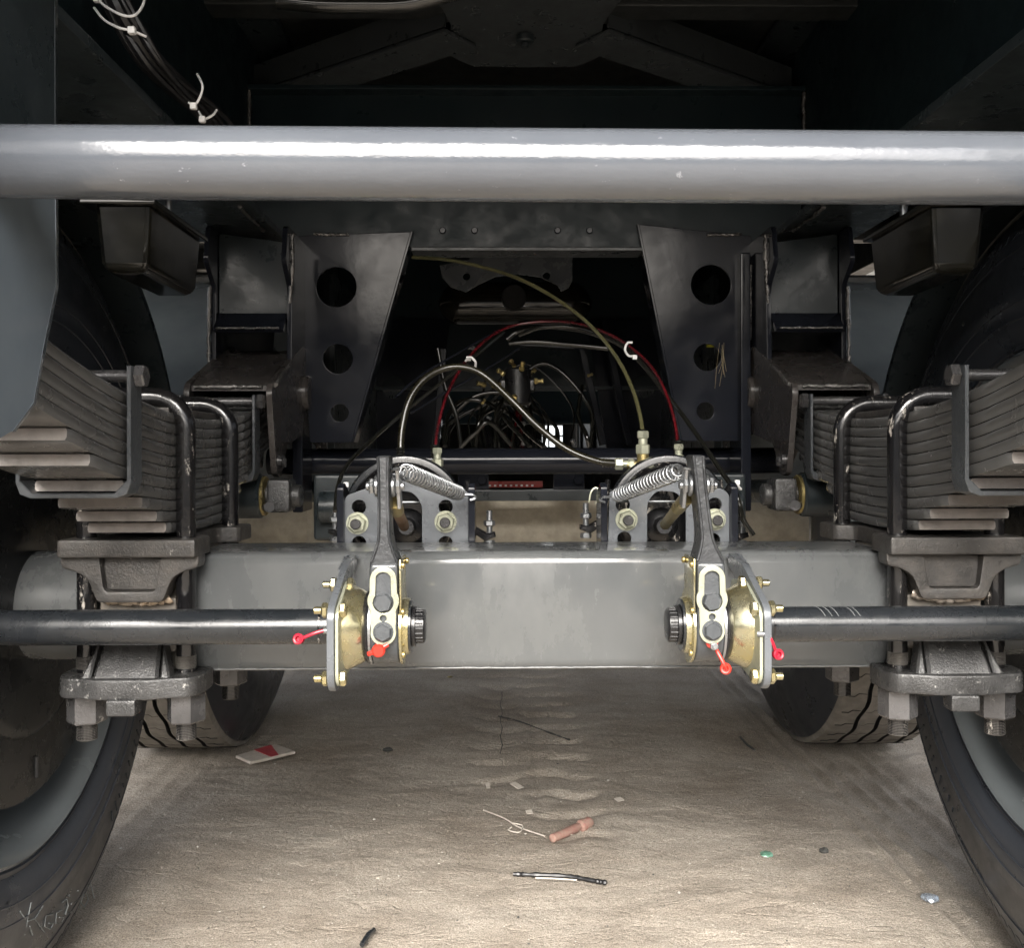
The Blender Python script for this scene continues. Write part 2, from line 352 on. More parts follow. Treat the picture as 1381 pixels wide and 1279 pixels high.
# ------------------------------------------------------------------ trailer frame overhead
deck = thing('trailer_deck', 'dark underside of the trailer deck above the frame rails', 'deck', (0, .2, 1.42))
MB().box(-1.25, 1.25, .17, 15.98, 1.42, 1.46).build('floor_plate', 'joist_paint', deck)
for k in range(20):
    y = .55 + .45 * k if k < 3 else 2.05 + .5 * (k - 3)
    MB().box(-1.24, 1.24, y, y + .05, 1.345, 1.418, .004).build('joist', 'joist_paint', deck)
for s in (-1, 1):
    MB().box(s * 1.19 - .03, s * 1.19 + .03, .17, 15.98, 1.30, 1.418, .004).build('side_rail', 'joist_paint', deck)
for s in (-1, 1):
    r = thing('frame_rail', 'dark I-beam frame rail running along the %s side above the springs' % SIDE[s], 'frame rail', (s * .485, .2, 1.05), 'main frame rails')
    MB().box(s * .485 - .004, s * .485 + .004, +.45, 7, 1.062, 1.40).build('web', 'web_paint', r)
    MB().box(s * .485 - .070, s * .485 + .070, .45, 7, 1.050, 1.062, .002).build('lower_flange', 'chassis_paint', r)
    MB().box(s * .485 - .070, s * .485 + .070, .45, 7, 1.400, 1.412, .002).build('upper_flange', 'chassis_paint', r)
    weld('weld_bead', [(s * .478, 1.70, 1.32), (s * .478, 1.70, 1.22), (s * .470, 1.69, 1.18), (s * .455, 1.69, 1.13)], .0035, r)
    weld('weld_bead', [(s * .430, 1.60, 1.048), (s * .431, 1.50, 1.048), (s * .43, 1.45, 1.048)], .003, r)

for s in (-1, 1):
    k_ = thing('blocking_skirt', 'dark skirt added to block side light under the front half of the trailer, %s side' % SIDE[s], 'skirt', (s * 1.2, 4, .25), 'added side skirts')  # added panels that keep side light off the far background
    MB().box(s * 1.2 - .01, s * 1.2 + .01, 5.2, 15.95, .05, 1.30, .002).build('panel', 'web_paint', k_)
    for q in range(6): MB().box(s * 1.17 - .02, s * 1.17 + .02, 5.4 + q * 1.9, 5.45 + q * 1.9, .2, 1.30, .002).build('stay', 'chassis_paint', k_)

# crossmember with gussets at 1.72
YC = 1.72
cm = thing('crossmember', 'wide dark crossmember plate between the rails with thin bright lower edge', 'crossmember', (0, YC, 1.04))
MB().box(-.479, .479, YC, YC + .008, 1.046, 1.31, .0).build('web', 'web_paint', cm)
zb = P(700, 337, YC).z
MB().box(P(555, 337, YC).x, P(866, 337, YC).x, YC - .012, YC + .05, zb - .004, zb + .003, .0015).build('lower_flange', 'brace_paint', cm)
MB().box(-.479, .479, YC - .03, YC + .05, 1.31, 1.318, .0015).build('upper_flange', 'web_paint', cm)
for px in (597, 640, 752, 795):
    MB().cyl(P(px, 311, YC) - Vector((0, .004, 0)), P(px, 311, YC) + Vector((0, .001, 0)), .006, 12, bev=.0015).build('plug_weld', 'hanger_paint', cm)
for s, pts, holes in ((-1, [(400, 318), (554, 312), (474, 597), (418, 597)], [(453.5, 387, 27), (455.5, 484, 20), (458, 557, 12)]),
                      (1, [(862, 302), (1014, 318), (1001, 595), (920, 595)], [(959, 384, 27), (954, 482, 18.5), (951.5, 554.5, 12)])):
    g = thing('gusset_plate', 'tapered grey gusset plate with three round holes hanging %s of the hoses' % SIDE[s], 'gusset', (s * .33, YC, .72), 'gusset plates')
    Yg = YC - .012
    ol = xz(*[P(a, b, Yg) for a, b in pts]); hl = [circ(P(a, b, Yg).x, P(a, b, Yg).z, r / F * Yg) for a, b, r in holes]
    plate('plate', 'XZ', rnd(ol, .004, 2), hl, Yg, .008, 'hanger_paint', g, .0008)
    # flange bent along the slanted inner edge
    a, b = (P(554, 312, Yg), P(474, 597, Yg)) if s < 0 else (P(862, 302, Yg), P(920, 595, Yg))
    MB().prism([a + Vector((0, -.001, 0)), b + Vector((0, -.001, 0)), b + Vector((-s * .004, -.001, 0)), a + Vector((-s * .004, -.001, 0))], (0, .05, 0), .0006).build('flange', 'hanger_paint', g)
    x0 = P(403 if s < 0 else 1003, 400, YC - .02).x
    z0 = P(400, 690, YC).z; z1 = P(400, 330, YC).z
    MB().box(x0 - .009, x0 + .009, YC - .035, YC + .05, z0, z1 - .02, .003).build('edge_strip', 'hanger_paint', g)
    weld('weld_bead', [(s * .31, Yg - .001, P(0, 316, Yg).z), (s * .35, Yg - .001, P(0, 316, Yg).z), (s * .37, Yg - .001, P(0, 315, Yg).z)], .0028, g)
    weld('weld_bead', [(x0 + s * .012, YC - .02, 1.01), (x0 + s * .012, YC - .02, .94), (x0 + s * .014, YC - .02, .88)], .003, g)
# straw stuck in the right gusset hole, and the yellow tag behind it
q = MB()
for k in range(6):
    a = P(974 + random.uniform(-4, 3), 466 + random.uniform(-4, 6), YC - .016); b = P(972 + random.uniform(-9, 9), 505 + random.uniform(-10, 22), YC - .020)
    q.tube([a, (a + b) / 2 + Vector((random.uniform(-.003, .003), -.004, 0)), b], .00022, 4)
tag(q.build('straw_wisp', 'straw', None, 0), 'wisp of dry straw caught in the middle hole of the right gusset', 'straw')
tag(MB().box(P(953, 466, 1.76).x, P(964, 466, 1.76).x, 1.76, 1.768, P(958, 468, 1.76).z, P(958, 462, 1.76).z, .001).build('yellow_tag', 'yellow_tag'), 'small yellow tag seen through the middle gusset hole', 'tag')

# cross tube between the gussets and the near cross pipe
zc = P(690, 622, 1.80).z
ct = thing('cross_tube', 'grey round cross tube running behind the brake chambers', 'tube', (0, 1.8, zc))
MB().cyl((-.47, 1.80, zc), (.47, 1.80, zc), 17.5 / F * 1.80, 32, cap=True).build('tube', 'hanger_paint', ct)
PY = .68; pa, pb = P(0, 218, PY), P(1381, 227.5, PY)
zp = (pa.z + pb.z) / 2; rp = 48.5 / F * PY
cp = thing('cross_pipe', 'thick light grey painted pipe across the top in front of everything', 'pipe', (0, PY, zp))
dirv = (pb - pa).normalized(); mid = (pa + pb) / 2
MB().cyl(mid - dirv * .48, mid + dirv * .48, rp, 96).build('tube', 'pipe_paint', cp, 40)

# X-brace above
ZX = 1.325
xb = thing('cross_brace', 'dark flat X-shaped brace under the deck with a bolted centre plate', 'brace', (0, 1.35, ZX))
half = [(846, -8), (826, 14), (813, 34), (812, 50), (822, 68), (796, 82), (775, 90), (707, 91)]
hp = [PZ(a, b, ZX) for a, b in half]; xm = PZ(707, 91, ZX).x
right = [(p.x, p.y) for p in hp]
left_ = [(2 * xm - p.x, p.y) for p in hp[:-1]][::-1]
far = right + left_
yn = 1.355
near = [(x, 2 * yn - y) for x, y in far[::-1]]
plate('centre_plate', 'XY', far + near[1:-1], [], ZX, .006, 'brace_paint', xb)
c = PZ(708, 47, ZX)
MB().cyl((c.x, c.y, ZX - .012), (c.x, c.y, ZX), .014, 20, bev=.002).cyl((c.x, c.y, ZX - .02), (c.x, c.y, ZX - .012), .006, 12, bev=.001).build('centre_pin', 'chassis_paint', xb)
for sx in (-1, 1):
    for sy in (-1, 1):
        a = Vector((xm + sx * .10, yn + sy * .15, ZX)); b = Vector((xm + sx * .455, yn + sy * .42, ZX)); d = (b - a).normalized(); nn = Vector((-d.y, d.x, 0)) * .038
        m_ = MB().prism([a + nn + Vector((0, 0, -.002)), b + nn + Vector((0, 0, -.002)), b - nn + Vector((0, 0, -.002)), a - nn + Vector((0, 0, -.002))], (0, 0, -.006), .001)
        k = nn.normalized() * .004
        for t in (1, -1):
            m_.prism([a + nn * t, b + nn * t, b + nn * t - k * t, a + nn * t - k * t], (0, 0, .045), 0)
        m_.build('arm', 'brace_paint', xb)

# corrugated hose and cable harness up there
pts = spline([P(375, 1, 1.2), P(430, 6, 1.2), P(490, 7, 1.2), P(550, 5, 1.2), P(620, -12, 1.2)], 30)
q = MB(); rs = []
q.tube(pts, .0075, 12)
for i in range(0, len(pts) - 1):
    d = (pts[i + 1] - pts[i]).normalized()
    q.cyl(pts[i] - d * .0006, pts[i] + d * .0006, .0098, 12)
tag(q.build('corrugated_hose', 'hose_black', None), 'dark corrugated hose at the top edge above the pipe', 'hose')
hr = thing('cable_harness', 'bundle of black cables with white zip ties at upper left', 'cables', P(200, 90, 1.0))
for k, (dx, dy, r) in enumerate(((0, 0, .007), (10, -6, .0045), (-9, 4, .005), (14, 6, .004), (-3, 12, .0045), (18, -2, .0035))):
    j = lambda a, b: (a + dx * (1 + .4 * math.sin(k + a * .03)), b + dy * .6)
    pp = [P(*j(140, -30), 1.0), P(*j(158, 10), 1.0 + .004 * k), P(*j(178, 45), 1.02), P(*j(205, 85), 1.05 - .003 * k), P(*j(238, 118), 1.1), P(*j(268, 145), 1.15), P(*j(292, 178), 1.22), P(*j(300, 230), 1.32)]
    MB().tube(spline(pp, 6), r, 8).build('cable', 'cable_black', hr)
def ziptie(parent, pts, head, r=.0013, name='zip_tie'):
    m_ = MB().tube(spline(pts, 6), r, 6); h = Vector(head); m_.box(h.x - .0035, h.x + .0035, h.y - .003, h.y + .003, h.z - .0035, h.z + .0035, .001)
    return m_.build(name, 'white_plastic', parent)
ziptie(hr, [P(130, -4, .97), P(142, 8, .96), P(165, 20, .95), P(182, 20, .95), P(192, 8, .97), P(195, -4, .98)], P(131, -2, .97))
ziptie(hr, [P(127, 10, .98), P(140, 26, .97), P(160, 37, .96), P(178, 41, .96), P(197, 49, .97)], P(178, 41, .958))
ziptie(hr, [P(266, 100, 1.09), P(273, 115, 1.08), P(270, 130, 1.08), P(262, 142, 1.08), P(254, 138, 1.08)], P(261, 143, 1.075))
ziptie(hr, [P(292, 148, 1.13), P(287, 155, 1.12), P(275, 160, 1.12), P(268, 150, 1.13)], P(273, 161, 1.115))

# ------------------------------------------------------------------ suspension, built per side
def leaf_mesh(s, i, zb, h0, h1, t=.0112, w=.0455):
    """one leaf: from Y 1.205-h0 to 1.205+h1, arched upward to the ends; sawn end faces"""
    m_ = MB(); rings = []; N = 22; L = h0 + h1; bev = .0030
    prof = [(-w, -t / 2 + bev), (-w + bev * .45, -t / 2), (w - bev * .45, -t / 2), (w, -t / 2 + bev), (w, t / 2 - bev), (w - bev * .45, t / 2), (-w + bev * .45, t / 2), (-w, t / 2 - bev)]
    ks = [0, .006 / L] + [k / N for k in range(1, N)] + [1 - .006 / L, 1]
    for k, u in enumerate(ks):
        y = -h0 + L * u; z = .31 * y * y; sl = math.atan(.62 * y)
        tap = .94 if k in (0, len(ks) - 1) else 1
        rings.append([Vector((s * XS + a * tap, 1.205 + y - math.sin(sl) * b, zb + t / 2 + z + b * tap * math.cos(sl))) for a, b in prof])
    fs = m_.ring_surface(rings)
    fs[-1].material_index = 1; fs[-2].material_index = 1
    return m_
HALF = [.118, .147, .190, .240, .318, .365, .43, .46, .50, .50, .50]
for s in (-1, 1):
    sp = thing('leaf_spring', 'stack of dark steel spring leaves on the %s end of the near axle' % SIDE[s], 'leaf spring', (s * XS, 1.205, .595), 'leaf springs')
    for i, hf in enumerate(HALF):
        leaf_mesh(s, i, .5955 + .0122 * i, hf, min(hf, .47) if s < 0 else min(hf, .47)).build('leaf', ['spring_steel', 'sawn_steel'], sp, 50)
    MB().box(s * XS - .040, s * XS + .040, 1.105, 1.305, .7297, .7385, .002).build('top_plate', 'seat_casting', sp)
    # rebound clamps
    for yc, i0 in ((.966, 3), (1.444, 3)):
        z0 = .5955 + .0122 * i0 + .31 * (yc - 1.205) ** 2 - .001; zt = .5955 + .0122 * 11 + .31 * (yc - 1.205) ** 2 + .024
        xo, xi = XS + .051, XS - .051; yw = .015
        ol = [(xi, zt), (xi - .004, zt), (xi - .004, z0 + .010), (xi + .000, z0 - .001), (xi + .010, z0 - .005), (xo - .010, z0 - .005), (xo, z0 - .001), (xo + .004, z0 + .010), (xo + .004, zt), (xo, zt), (xo, z0 + .012), (xo - .012, z0), (xi + .012, z0), (xi, z0 + .012)]
        ol = [(s * a, b) for a, b in ol]
        cl = MB().prism([(a, yc - yw, b) for a, b in ol], (0, 2 * yw, 0), .0008).build('rebound_clamp', 'adjuster_paint', sp)
        MB().cyl((s * (xi - .012), yc, zt - .009), (s * (xo + .012), yc, zt - .009), .006, 14).hexa((s * (xi - .004), yc, zt - .009), (s * (xi - .014), yc, zt - .009), .020).hexa((s * (xo + .004), yc, zt - .009), (s * (xo + .012), yc, zt - .009), .020).build('clamp_bolt', 'nut_steel', cl)
    # U-bolts
    for yb, word in ((1.115, 'nearer'), (1.297, 'farther')):
        rb = .0108; zt = .7385 + rb + .001; xi, xo = s * .4025, s * .5135
        sg = 1 if xo > xi else -1; rad = .036
        pp = [Vector((xi, yb, .367))]
        for k in range(9): a = math.pi / 2 * k / 8; pp.append(Vector((xi + sg * rad * (1 - math.cos(a)), yb, zt - rad + rad * math.sin(a))))
        for k in range(9): a = math.pi / 2 * k / 8; pp.append(Vector((xo - sg * rad * (1 - math.sin(a)), yb, zt - rad + rad * math.cos(a))))
        pp.append(Vector((xo, yb, .367)))
        u = thing('u_bolt', 'glossy black U-bolt over the %s leaf spring, the %s of its pair' % (SIDE[s], word), 'u-bolt', (s * XS, yb, .367), 'U-bolts over the springs')
        dense = [pp[0], pp[0] + Vector((0, 0, .1)), pp[0] + Vector((0, 0, .2))] + pp[1:-1] + [pp[-1] + Vector((0, 0, .2)), pp[-1] + Vector((0, 0, .1)), pp[-1]]
        MB().tube(dense, rb, 20).build('rod', 'black_enamel', u, 60)
        for x in (xi, xo):
            rr = random.uniform(0, 1)
            n1 = MB().hexa((x, yb, .4190), (x, yb, .3855), .037, rr, chamfer=.002).build('nut', 'nut_steel', u)
            m_ = MB()
            for k in range(11): m_.lathe((x, yb, .3853 - k * .0018), (0, 0, -1), [(0, .0098), (.0009, .0112), (.0018, .0098)], 18)
            m_.build('thread', 'steel_thread', u)
            m_ = MB()
            for k in range(8): m_.lathe((x, yb, .4600 - k * .0018), (0, 0, -1), [(0, .0108), (.0009, .0118), (.0018, .0108)], 18)
            m_.build('upper_thread', 'steel_thread', u)
    # seat above the beam
    se = thing('axle_saddle', 'rough cast saddle welded on the %s end of the near axle beam' % SIDE[s], 'saddle', (s * XS, 1.205, .55), 'axle saddles')
    X = lambda a: s * XS + a
    Hs = [(-.076, 1.082), (.076, 1.082), (.076, 1.142), (.050, 1.156), (.050, 1.258), (.076, 1.270), (.076, 1.330), (-.076, 1.330), (-.076, 1.270), (-.050, 1.258), (-.050, 1.156), (-.076, 1.142)]
    plate('seat_plate', 'XY', [(X(a), b) for a, b in rnd(Hs, .006, 2)], [], .5725, .020, 'seat_casting', se, .003)
    ol = [(-.076, .578), (-.076, .560), (-.058, .556), (-.046, .548), (-.040, .532), (-.036, .522), (.036, .522), (.040, .532), (.046, .548), (.058, .556), (.076, .560), (.076, .578)]
    pocket = rnd([(-.034, .576), (-.028, .534), (.028, .534), (.034, .576)], .006, 3)
    plate('front_web', 'XZ', [(X(a), b) for a, b in rnd(ol, .006, 2)], [[(X(a), b) for a, b in pocket]], 1.094, .026, 'seat_casting', se, .002)
    MB().box(X(-.033), X(.033), 1.104, 1.128, .534, .574, .003).build('pocket_floor', 'seat_casting', se)
    weld('weld_bead', [(X(-.040), 1.112, .526), (X(-.02), 1.108, .522), (X(.012), 1.106, .521), (X(.040), 1.112, .524)], .0045, se, 'weld_heat', 12)
    MB().box(X(-.043), X(.043), 1.119, 1.1335, .462, .524, .003).build('side_pad', 'pad_steel', se)
    # plate under the beam
    bp = thing('clamp_plate', 'heavy cast clamp plate under the %s end of the near axle beam' % SIDE[s], 'clamp plate', (s * XS, 1.205, .42), 'clamp plates')
    ol = rnd([(-.080, 1.100), (-.070, 1.080), (-.048, 1.078), (-.030, 1.070), (.030, 1.070), (.048, 1.078), (.070, 1.080), (.080, 1.100), (.080, 1.140), (.052, 1.165), (.052, 1.25), (.080, 1.27), (.080, 1.33), (.06, 1.35), (-.06, 1.35), (-.080, 1.33), (-.080, 1.27), (-.052, 1.25), (-.052, 1.165), (-.080, 1.140)], .01, 3)
    plate('plate', 'XY', [(X(a), b) for a, b in ol], [], .4195, .0225, 'cast_iron', bp, .003)
    MB().prism([(X(-.036), 1.076, .437), (X(.036), 1.076, .437), (X(.031), 1.106, .484), (X(-.030), 1.106, .484)], (0, .035, 0), .003).build('riser', 'cast_iron', bp)
    for t in (-1, 1):
        MB().prism([(X(t * .050), 1.078, .437), (X(t * .038), 1.078, .437), (X(t * .035), 1.10, .480)], (0, .02, 0), .002).build('rib', 'cast_iron', bp)
    MB().box(X(-.016), X(.016), 1.066, 1.090, .403, .4210, .003).build('lug', 'cast_iron', bp)
    # rubber bump stop under the rail
    ia, ib = P(197, 290, 1.12), P(195, 368, 1.12)
    bs = thing('bump_stop', 'black tapered rubber bump stop hanging under the %s rail' % SIDE[s], 'bump stop', (s * .47, 1.2, .98), 'bump stops')
    zt_, zb_ = .962, .893
    m_ = MB(); rings = []
    for z, g in ((zt_, .0), (zb_ + .008, .0045), (zb_ + .003, .0065), (zb_, .0090), (zb_ - .004, .0150)):
        x0, x1, y0, y1 = s * .438 + s * g, s * .500 - s * g, 1.105 + g, 1.285 - g; c_ = .006
        rings.append([(x0, y0 + c_, z), (x0 + s * c_ * .3, y0 + c_ * .3, z), (x0 + s * c_, y0, z), (x1 - s * c_, y0, z), (x1, y0 + c_, z), (x1, y1, z), (x0, y1, z)])
    m_.ring_surface(rings); m_.build('rubber_block', 'stop_rubber', bs)
    MB().box(*sorted((s * .430, s * .513)), 1.095, 1.295, zt_ + .001, zt_ + .0075, .0015).build('top_plate', 'stop_rubber', bs)
    MB().box(*sorted((s * .436, s * .506)), 1.13, 1.285, 1.012, 1.049, .001).build('mount_bar', 'chassis_paint', bs)
    for yy in (1.14, 1.26):
        MB().cyl((s * .470, yy, .9695), (s * .470, yy, 1.0495), .0045, 12).hexa((s * .470, yy, .9697), (s * .470, yy, .976), .016).build('stud', 'silver_zinc', bs)
    # near hanger that holds the rear spring ends
    hg = thing('spring_hanger', 'blue-grey painted spring hanger at the near %s end of the spring' % SIDE[s], 'hanger', (s * .46, .72, .70), 'near spring hangers')
    for k, xx in enumerate((.395, .520)):
        ol = yz(PX(86, 40, -.395), PX(90, 270, -.395), PX(91, 390, -.395), PX(75, 470, -.395), PX(62, 545, -.395), PX(35, 583, -.395), PX(0, 592, -.395)) + [(.52, .705), (.44, .80), (.42, 1.0495), (.80, 1.0495)]
        ol[0] = (ol[1][0], 1.0495); ol = ol[:-1]
        if k == 0:
            bw = .020; zs = .915; ytop = ol[0][0]
            def bent(name, edge, mt):
                sh_ = []
                for y, z in edge:
                    sect = [(0, 0), (.0015, .008), (.005, .014), (.011, .0185), (.020, .020)]
                    sh_.append([(s * (xx + a), y - bw + b, z) for a, b in sect] + [(s * (xx + a + .004), y - bw + b - .003, z) for a, b in sect[::-1]])
                m_ = MB(); m_.ring_surface(sh_); m_.build(name, mt, hg, 60)
            bent('bent_edge', [(ol[1][0], zs)] + ol[2:6], 'bracket_paint'); bent('shaded_upper_edge', [(ytop, 1.0495), (ol[1][0], zs + .001)], 'chassis_paint')  # upper edge painted dark to stand in for shade above the pipe
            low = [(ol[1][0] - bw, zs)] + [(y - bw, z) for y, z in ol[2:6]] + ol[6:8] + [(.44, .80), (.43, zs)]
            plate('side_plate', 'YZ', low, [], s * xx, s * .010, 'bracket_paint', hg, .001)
            plate('shaded_upper_plate', 'YZ', [(ytop - bw, 1.0495), (ol[1][0] - bw, zs + .001), (.43, zs + .001), (.42, 1.0495)], [], s * xx, s * .010, 'chassis_paint', hg, .001)  # same hanger plate; its shade above the pipe is put into the darker colour
            continue
        plate('side_plate', 'YZ', ol, [], s * xx, s * .010, 'bracket_paint', hg, .001)
    MB().box(*sorted((s * .409, s * .518)), .60, .66, .86, .872, .002).build('slipper_pad', 'hanger_paint', hg)
    if s < 0:
        weld('weld_bead', [(-.383, .775, 1.046), (-.383, .70, 1.046), (-.383, .66, 1.046)], .003, hg)
    # middle hanger
    mh = thing('middle_hanger', 'dark boxed hanger between the two axles on the %s rail' % SIDE[s], 'hanger', (s * .45, 1.6, 1.04), 'middle hangers')
    for xx in (.385, .507):
        plate('side_plate', 'YZ', rnd([(1.57, 1.0495), (1.555, .99), (1.60, .955), (1.595, .80), (1.62, .77), (1.95, .77), (2.02, .955), (2.04, 1.0495)], .01, 3), [], s * xx, s * .008, 'hanger_paint', mh)
    plate('rear_plate', 'XZ', rnd([(s * .394, 1.03), (s * .506, 1.045), (s * .506, .885), (s * .394, .885)], .004, 2), [], 1.612, .008, 'chassis_paint', mh)
    MB().prism([(s * .394, 1.575, .884), (s * .506, 1.575, .884), (s * .506, 1.612, .915), (s * .394, 1.612, .915)], (0, .006, -.004), 0).build('lip', 'hanger_paint', mh)
    weld('weld_bead', [(s * .384, 1.60, 1.04), (s * .384, 1.598, .99), (s * .388, 1.60, .93)], .0035, mh)
    weld('weld_bead', [(s * .517, 1.597, .955), (s * .517, 1.592, .88), (s * .517, 1.592, .80)], .0035, mh)
    weld('weld_bead', [(s * .40, 1.574, .886), (s * .45, 1.574, .886), (s * .50, 1.574, .886)], .002, mh)
    # equaliser
    eq = thing('equaliser', 'brown-grey boxed equaliser that takes the far end of the %s spring' % SIDE[s], 'equaliser', (s * .45, 1.7, .70), 'equalisers')
    sidepts = [(1.46, .790), (1.452, .776), (1.475, .690), (1.485, .655), (1.515, .648), (1.56, .70), (1.70, .72), (1.84, .70), (1.90, .655), (1.94, .78), (1.74, .865), (1.68, .868)]
    for xx in (.384, .505):
        plate('side_plate', 'YZ', rnd(sidepts, .01, 3), [], s * xx, s * .009, 'box_paint', eq, .001)
    MB().prism([(s * .394, 1.462, .787), (s * .394, 1.53, .818), (s * .394, 1.69, .862), (s * .394, 1.69, .854), (s * .394, 1.53, .810), (s * .394, 1.462, .779)], (s * .110, 0, 0), 0).build('top_plate', 'box_paint', eq)
    MB().cyl((s * .375, 1.70, .79), (s * .525, 1.70, .79), .03, 24, bev=.003).build('pivot', 'box_paint', eq)
    weld('weld_bead', [(s * .40, 1.461, .785), (s * .45, 1.461, .785), (s * .50, 1.461, .785)], .0035, eq)
    weld('weld_bead', [(s * .383, 1.47, .788), (s * .382, 1.50, .803), (s * .382, 1.56, .825)], .003, eq)
    MB().cyl((s * .378, 1.495, .675), (s * .384, 1.495, .675), .009, 14).hexa((s * .372, 1.495, .672), (s * .378, 1.495, .672), .013).build('retainer_bolt', 'nut_steel', eq)
    # torque arm
    ta = thing('torque_arm', 'dark torque arm with rubber bushing behind the axle, %s side' % SIDE[s], 'torque arm', (s * .42, 1.45, .63), 'torque arms')
    zz = .622
    MB().cyl((s * .485, 1.50, zz), (s * .408, 1.50, zz), .034, 28, bev=.003).build('bushing_sleeve', 'chassis_paint', ta)
    MB().cyl((s * .4085, 1.50, zz), (s * .403, 1.50, zz), .030, 28, bev=.001).build('bushing', 'brass', ta)
    MB().cyl((s * .403, 1.50, zz), (s * .350, 1.50, zz), .017, 20, bev=.002).build('pin', 'cast_iron', ta)
    MB().cyl((s * .44, 1.53, zz), (s * .44, 2.3, .60), .022, 20).build('rod', 'chassis_paint', ta)
    MB().box(*sorted((s * .362, s * .397)), 1.470, 1.52, .598, .648, .006).build('clevis', 'cast_iron', ta)
    MB().box(*sorted((s * .245, s * .352)), 1.60, 1.66, .545, .652, .006).cyl((s * .25, 1.59, .60), (s * .34, 1.59, .60), .026, 20, bev=.003).build('arm_mount', 'chassis_paint', ta)
    MB().cyl((s * .398, 1.478, .607), (s * .39, 1.462, .607), .008, 12).build('clamp_bolt', 'nut_steel', ta)

# ------------------------------------------------------------------ axle beams
def axle(yc, zc, matn, label, x0=.402, hh=.0690):
    a = thing('axle_beam', label, 'axle', (0, yc, zc), 'axle beams')
    def ring(x, hy, hz, rad, n=6):
        out = []
        for cx_, cz_, a0 in ((1, 1, 0), (-1, 1, 90), (-1, -1, 180), (1, -1, 270)):
            for k in range(n + 1):
                t = R(a0 + 90 * k / n); out.append((x, yc + cx_ * (hy - rad) + rad * math.cos(t), zc + cz_ * (hz - rad) + rad * math.sin(t)))
        return out
    m_ = MB(); rs = []
    for x, h, rad in ((-.415, hh - .004, .05), (-.402, hh - .001, .03), (-.396, hh, .014), (.396, hh, .014), (.402, hh - .001, .03), (.415, hh - .004, .05)):
        rs.append(ring(x, h, h, rad))
    m_.ring_surface(rs); m_.build('beam_tube', matn, a, 50)
    weld('weld_seam', [(x_ / 20 * .39, yc - hh + .004, zc - hh + .0035) for x_ in range(-20, 21)], .0012, a, matn, 3)
    for s in (-1, 1):
        MB().cyl((s * .4145, yc, zc), (s * .70, yc, zc), hh - .0035, 48).build('spindle_tube', matn, a)
        MB().box(*sorted((s * .41, s * .505)), yc - hh + .001, yc + hh - .001, zc - hh - .0012, zc + hh + .002, .004).build('spring_pad', 'pad_steel' if matn == 'axle_paint' else matn, a)
    return a
ZA = .5035
axle(1.205, ZA, 'axle_paint', 'light grey square axle beam across the middle, nearest the camera')
YB = 2.40
axle(YB, .517, 'dusty_axle_paint', 'dusty tan second axle beam seen between the brake chambers')

# ------------------------------------------------------------------ wheels
def tyre_bm(s, yc, zc, dusty):
    XI = .602; seg = 168
    prof = [(.292, .050, 0), (.300, .022, 0), (.310, .010, 0), (.316, .0125, 0), (.330, .004, 0), (.350, .0, 0), (.385, .001, 0), (.388, .0035, 0), (.425, .008, 0), (.429, .0105, 0), (.455, .019, 0), (.475, .029, 0), (.479, .032, 0), (.4975, .040, 0), (.5005, .044, 1), (.511, .0485, 1)]
    tread = [.048]; g = [.100, .145, .190, .235]
    rows = []      # (offset, radius, zigzag, material)
    last = .048
    rows.append((.056, .5125, 0, 1))
    for c_ in g:
        rows += [(c_ - .0045, .515, 1, 1), (c_ - .0032, .503, 1, 2), (c_ + .0032, .503, 1, 2), (c_ + .0045, .515, 1, 1)]
    rows += [(.262, .5125, 0, 1), (.272, .505, 0, 1), (.300, .44, 0, 0), (.300, .39, 0, 0), (.27, .31, 0, 0), (.24, .292, 0, 0)]
    m_ = MB(); rings = []
    allp = [(x, r, 0, mi) for r, x, mi in prof] + rows
    for k in range(seg):
        a = 2 * math.pi * k / seg; zg = .0030 * (1 if k % 6 < 3 else -1) * (1 if k % 3 else .0)
        rings.append([(s * (XI + x + zz * zg), yc + r * math.cos(a), zc + r * math.sin(a)) for x, r, zz, mi in allp])
    rings.append(rings[0]); n = len(allp)
    R_ = [[m_.bm.verts.new(p) for p in r] for r in rings[:-1]]; R_.append(R_[0])
    for a, b in zip(R_, R_[1:]):
        for i in range(n - 1):
            f = m_.bm.faces.new((a[i], a[i + 1], b[i + 1], b[i]))
            mi = allp[i][3] if allp[i][3] != 2 else 2
            if allp[i + 1][3] == 2: mi = 2
            f.material_index = mi
    bmesh.ops.recalc_face_normals(m_.bm, faces=m_.bm.faces[:])
    return m_
SW = [(.300, .022), (.310, .010), (.316, .0125), (.330, .004), (.350, .0), (.385, .001), (.388, .0035), (.425, .008), (.429, .0105), (.455, .019), (.475, .029), (.4975, .040)]
def on_sidewall(px, py, s, lift=.0004):
    X = .604
    for _ in range(6):
        p = PX(px, py, s * X); r = math.hypot(p.y - 1.205, p.z - .5095)
        for (r0, a0), (r1, a1) in zip(SW, SW[1:]):
            if r0 <= r <= r1: X = .602 + a0 + (a1 - a0) * (r - r0) / (r1 - r0) - lift
    return PX(px, py, s * X)
def chalk(parent, s, glyphs, XI):
    m_ = MB()
    for g in glyphs:
        m_.tube([on_sidewall(a, b, s) for a, b in g], .0009, 5)
    return m_.build('chalk_writing', 'chalk', parent, 0)
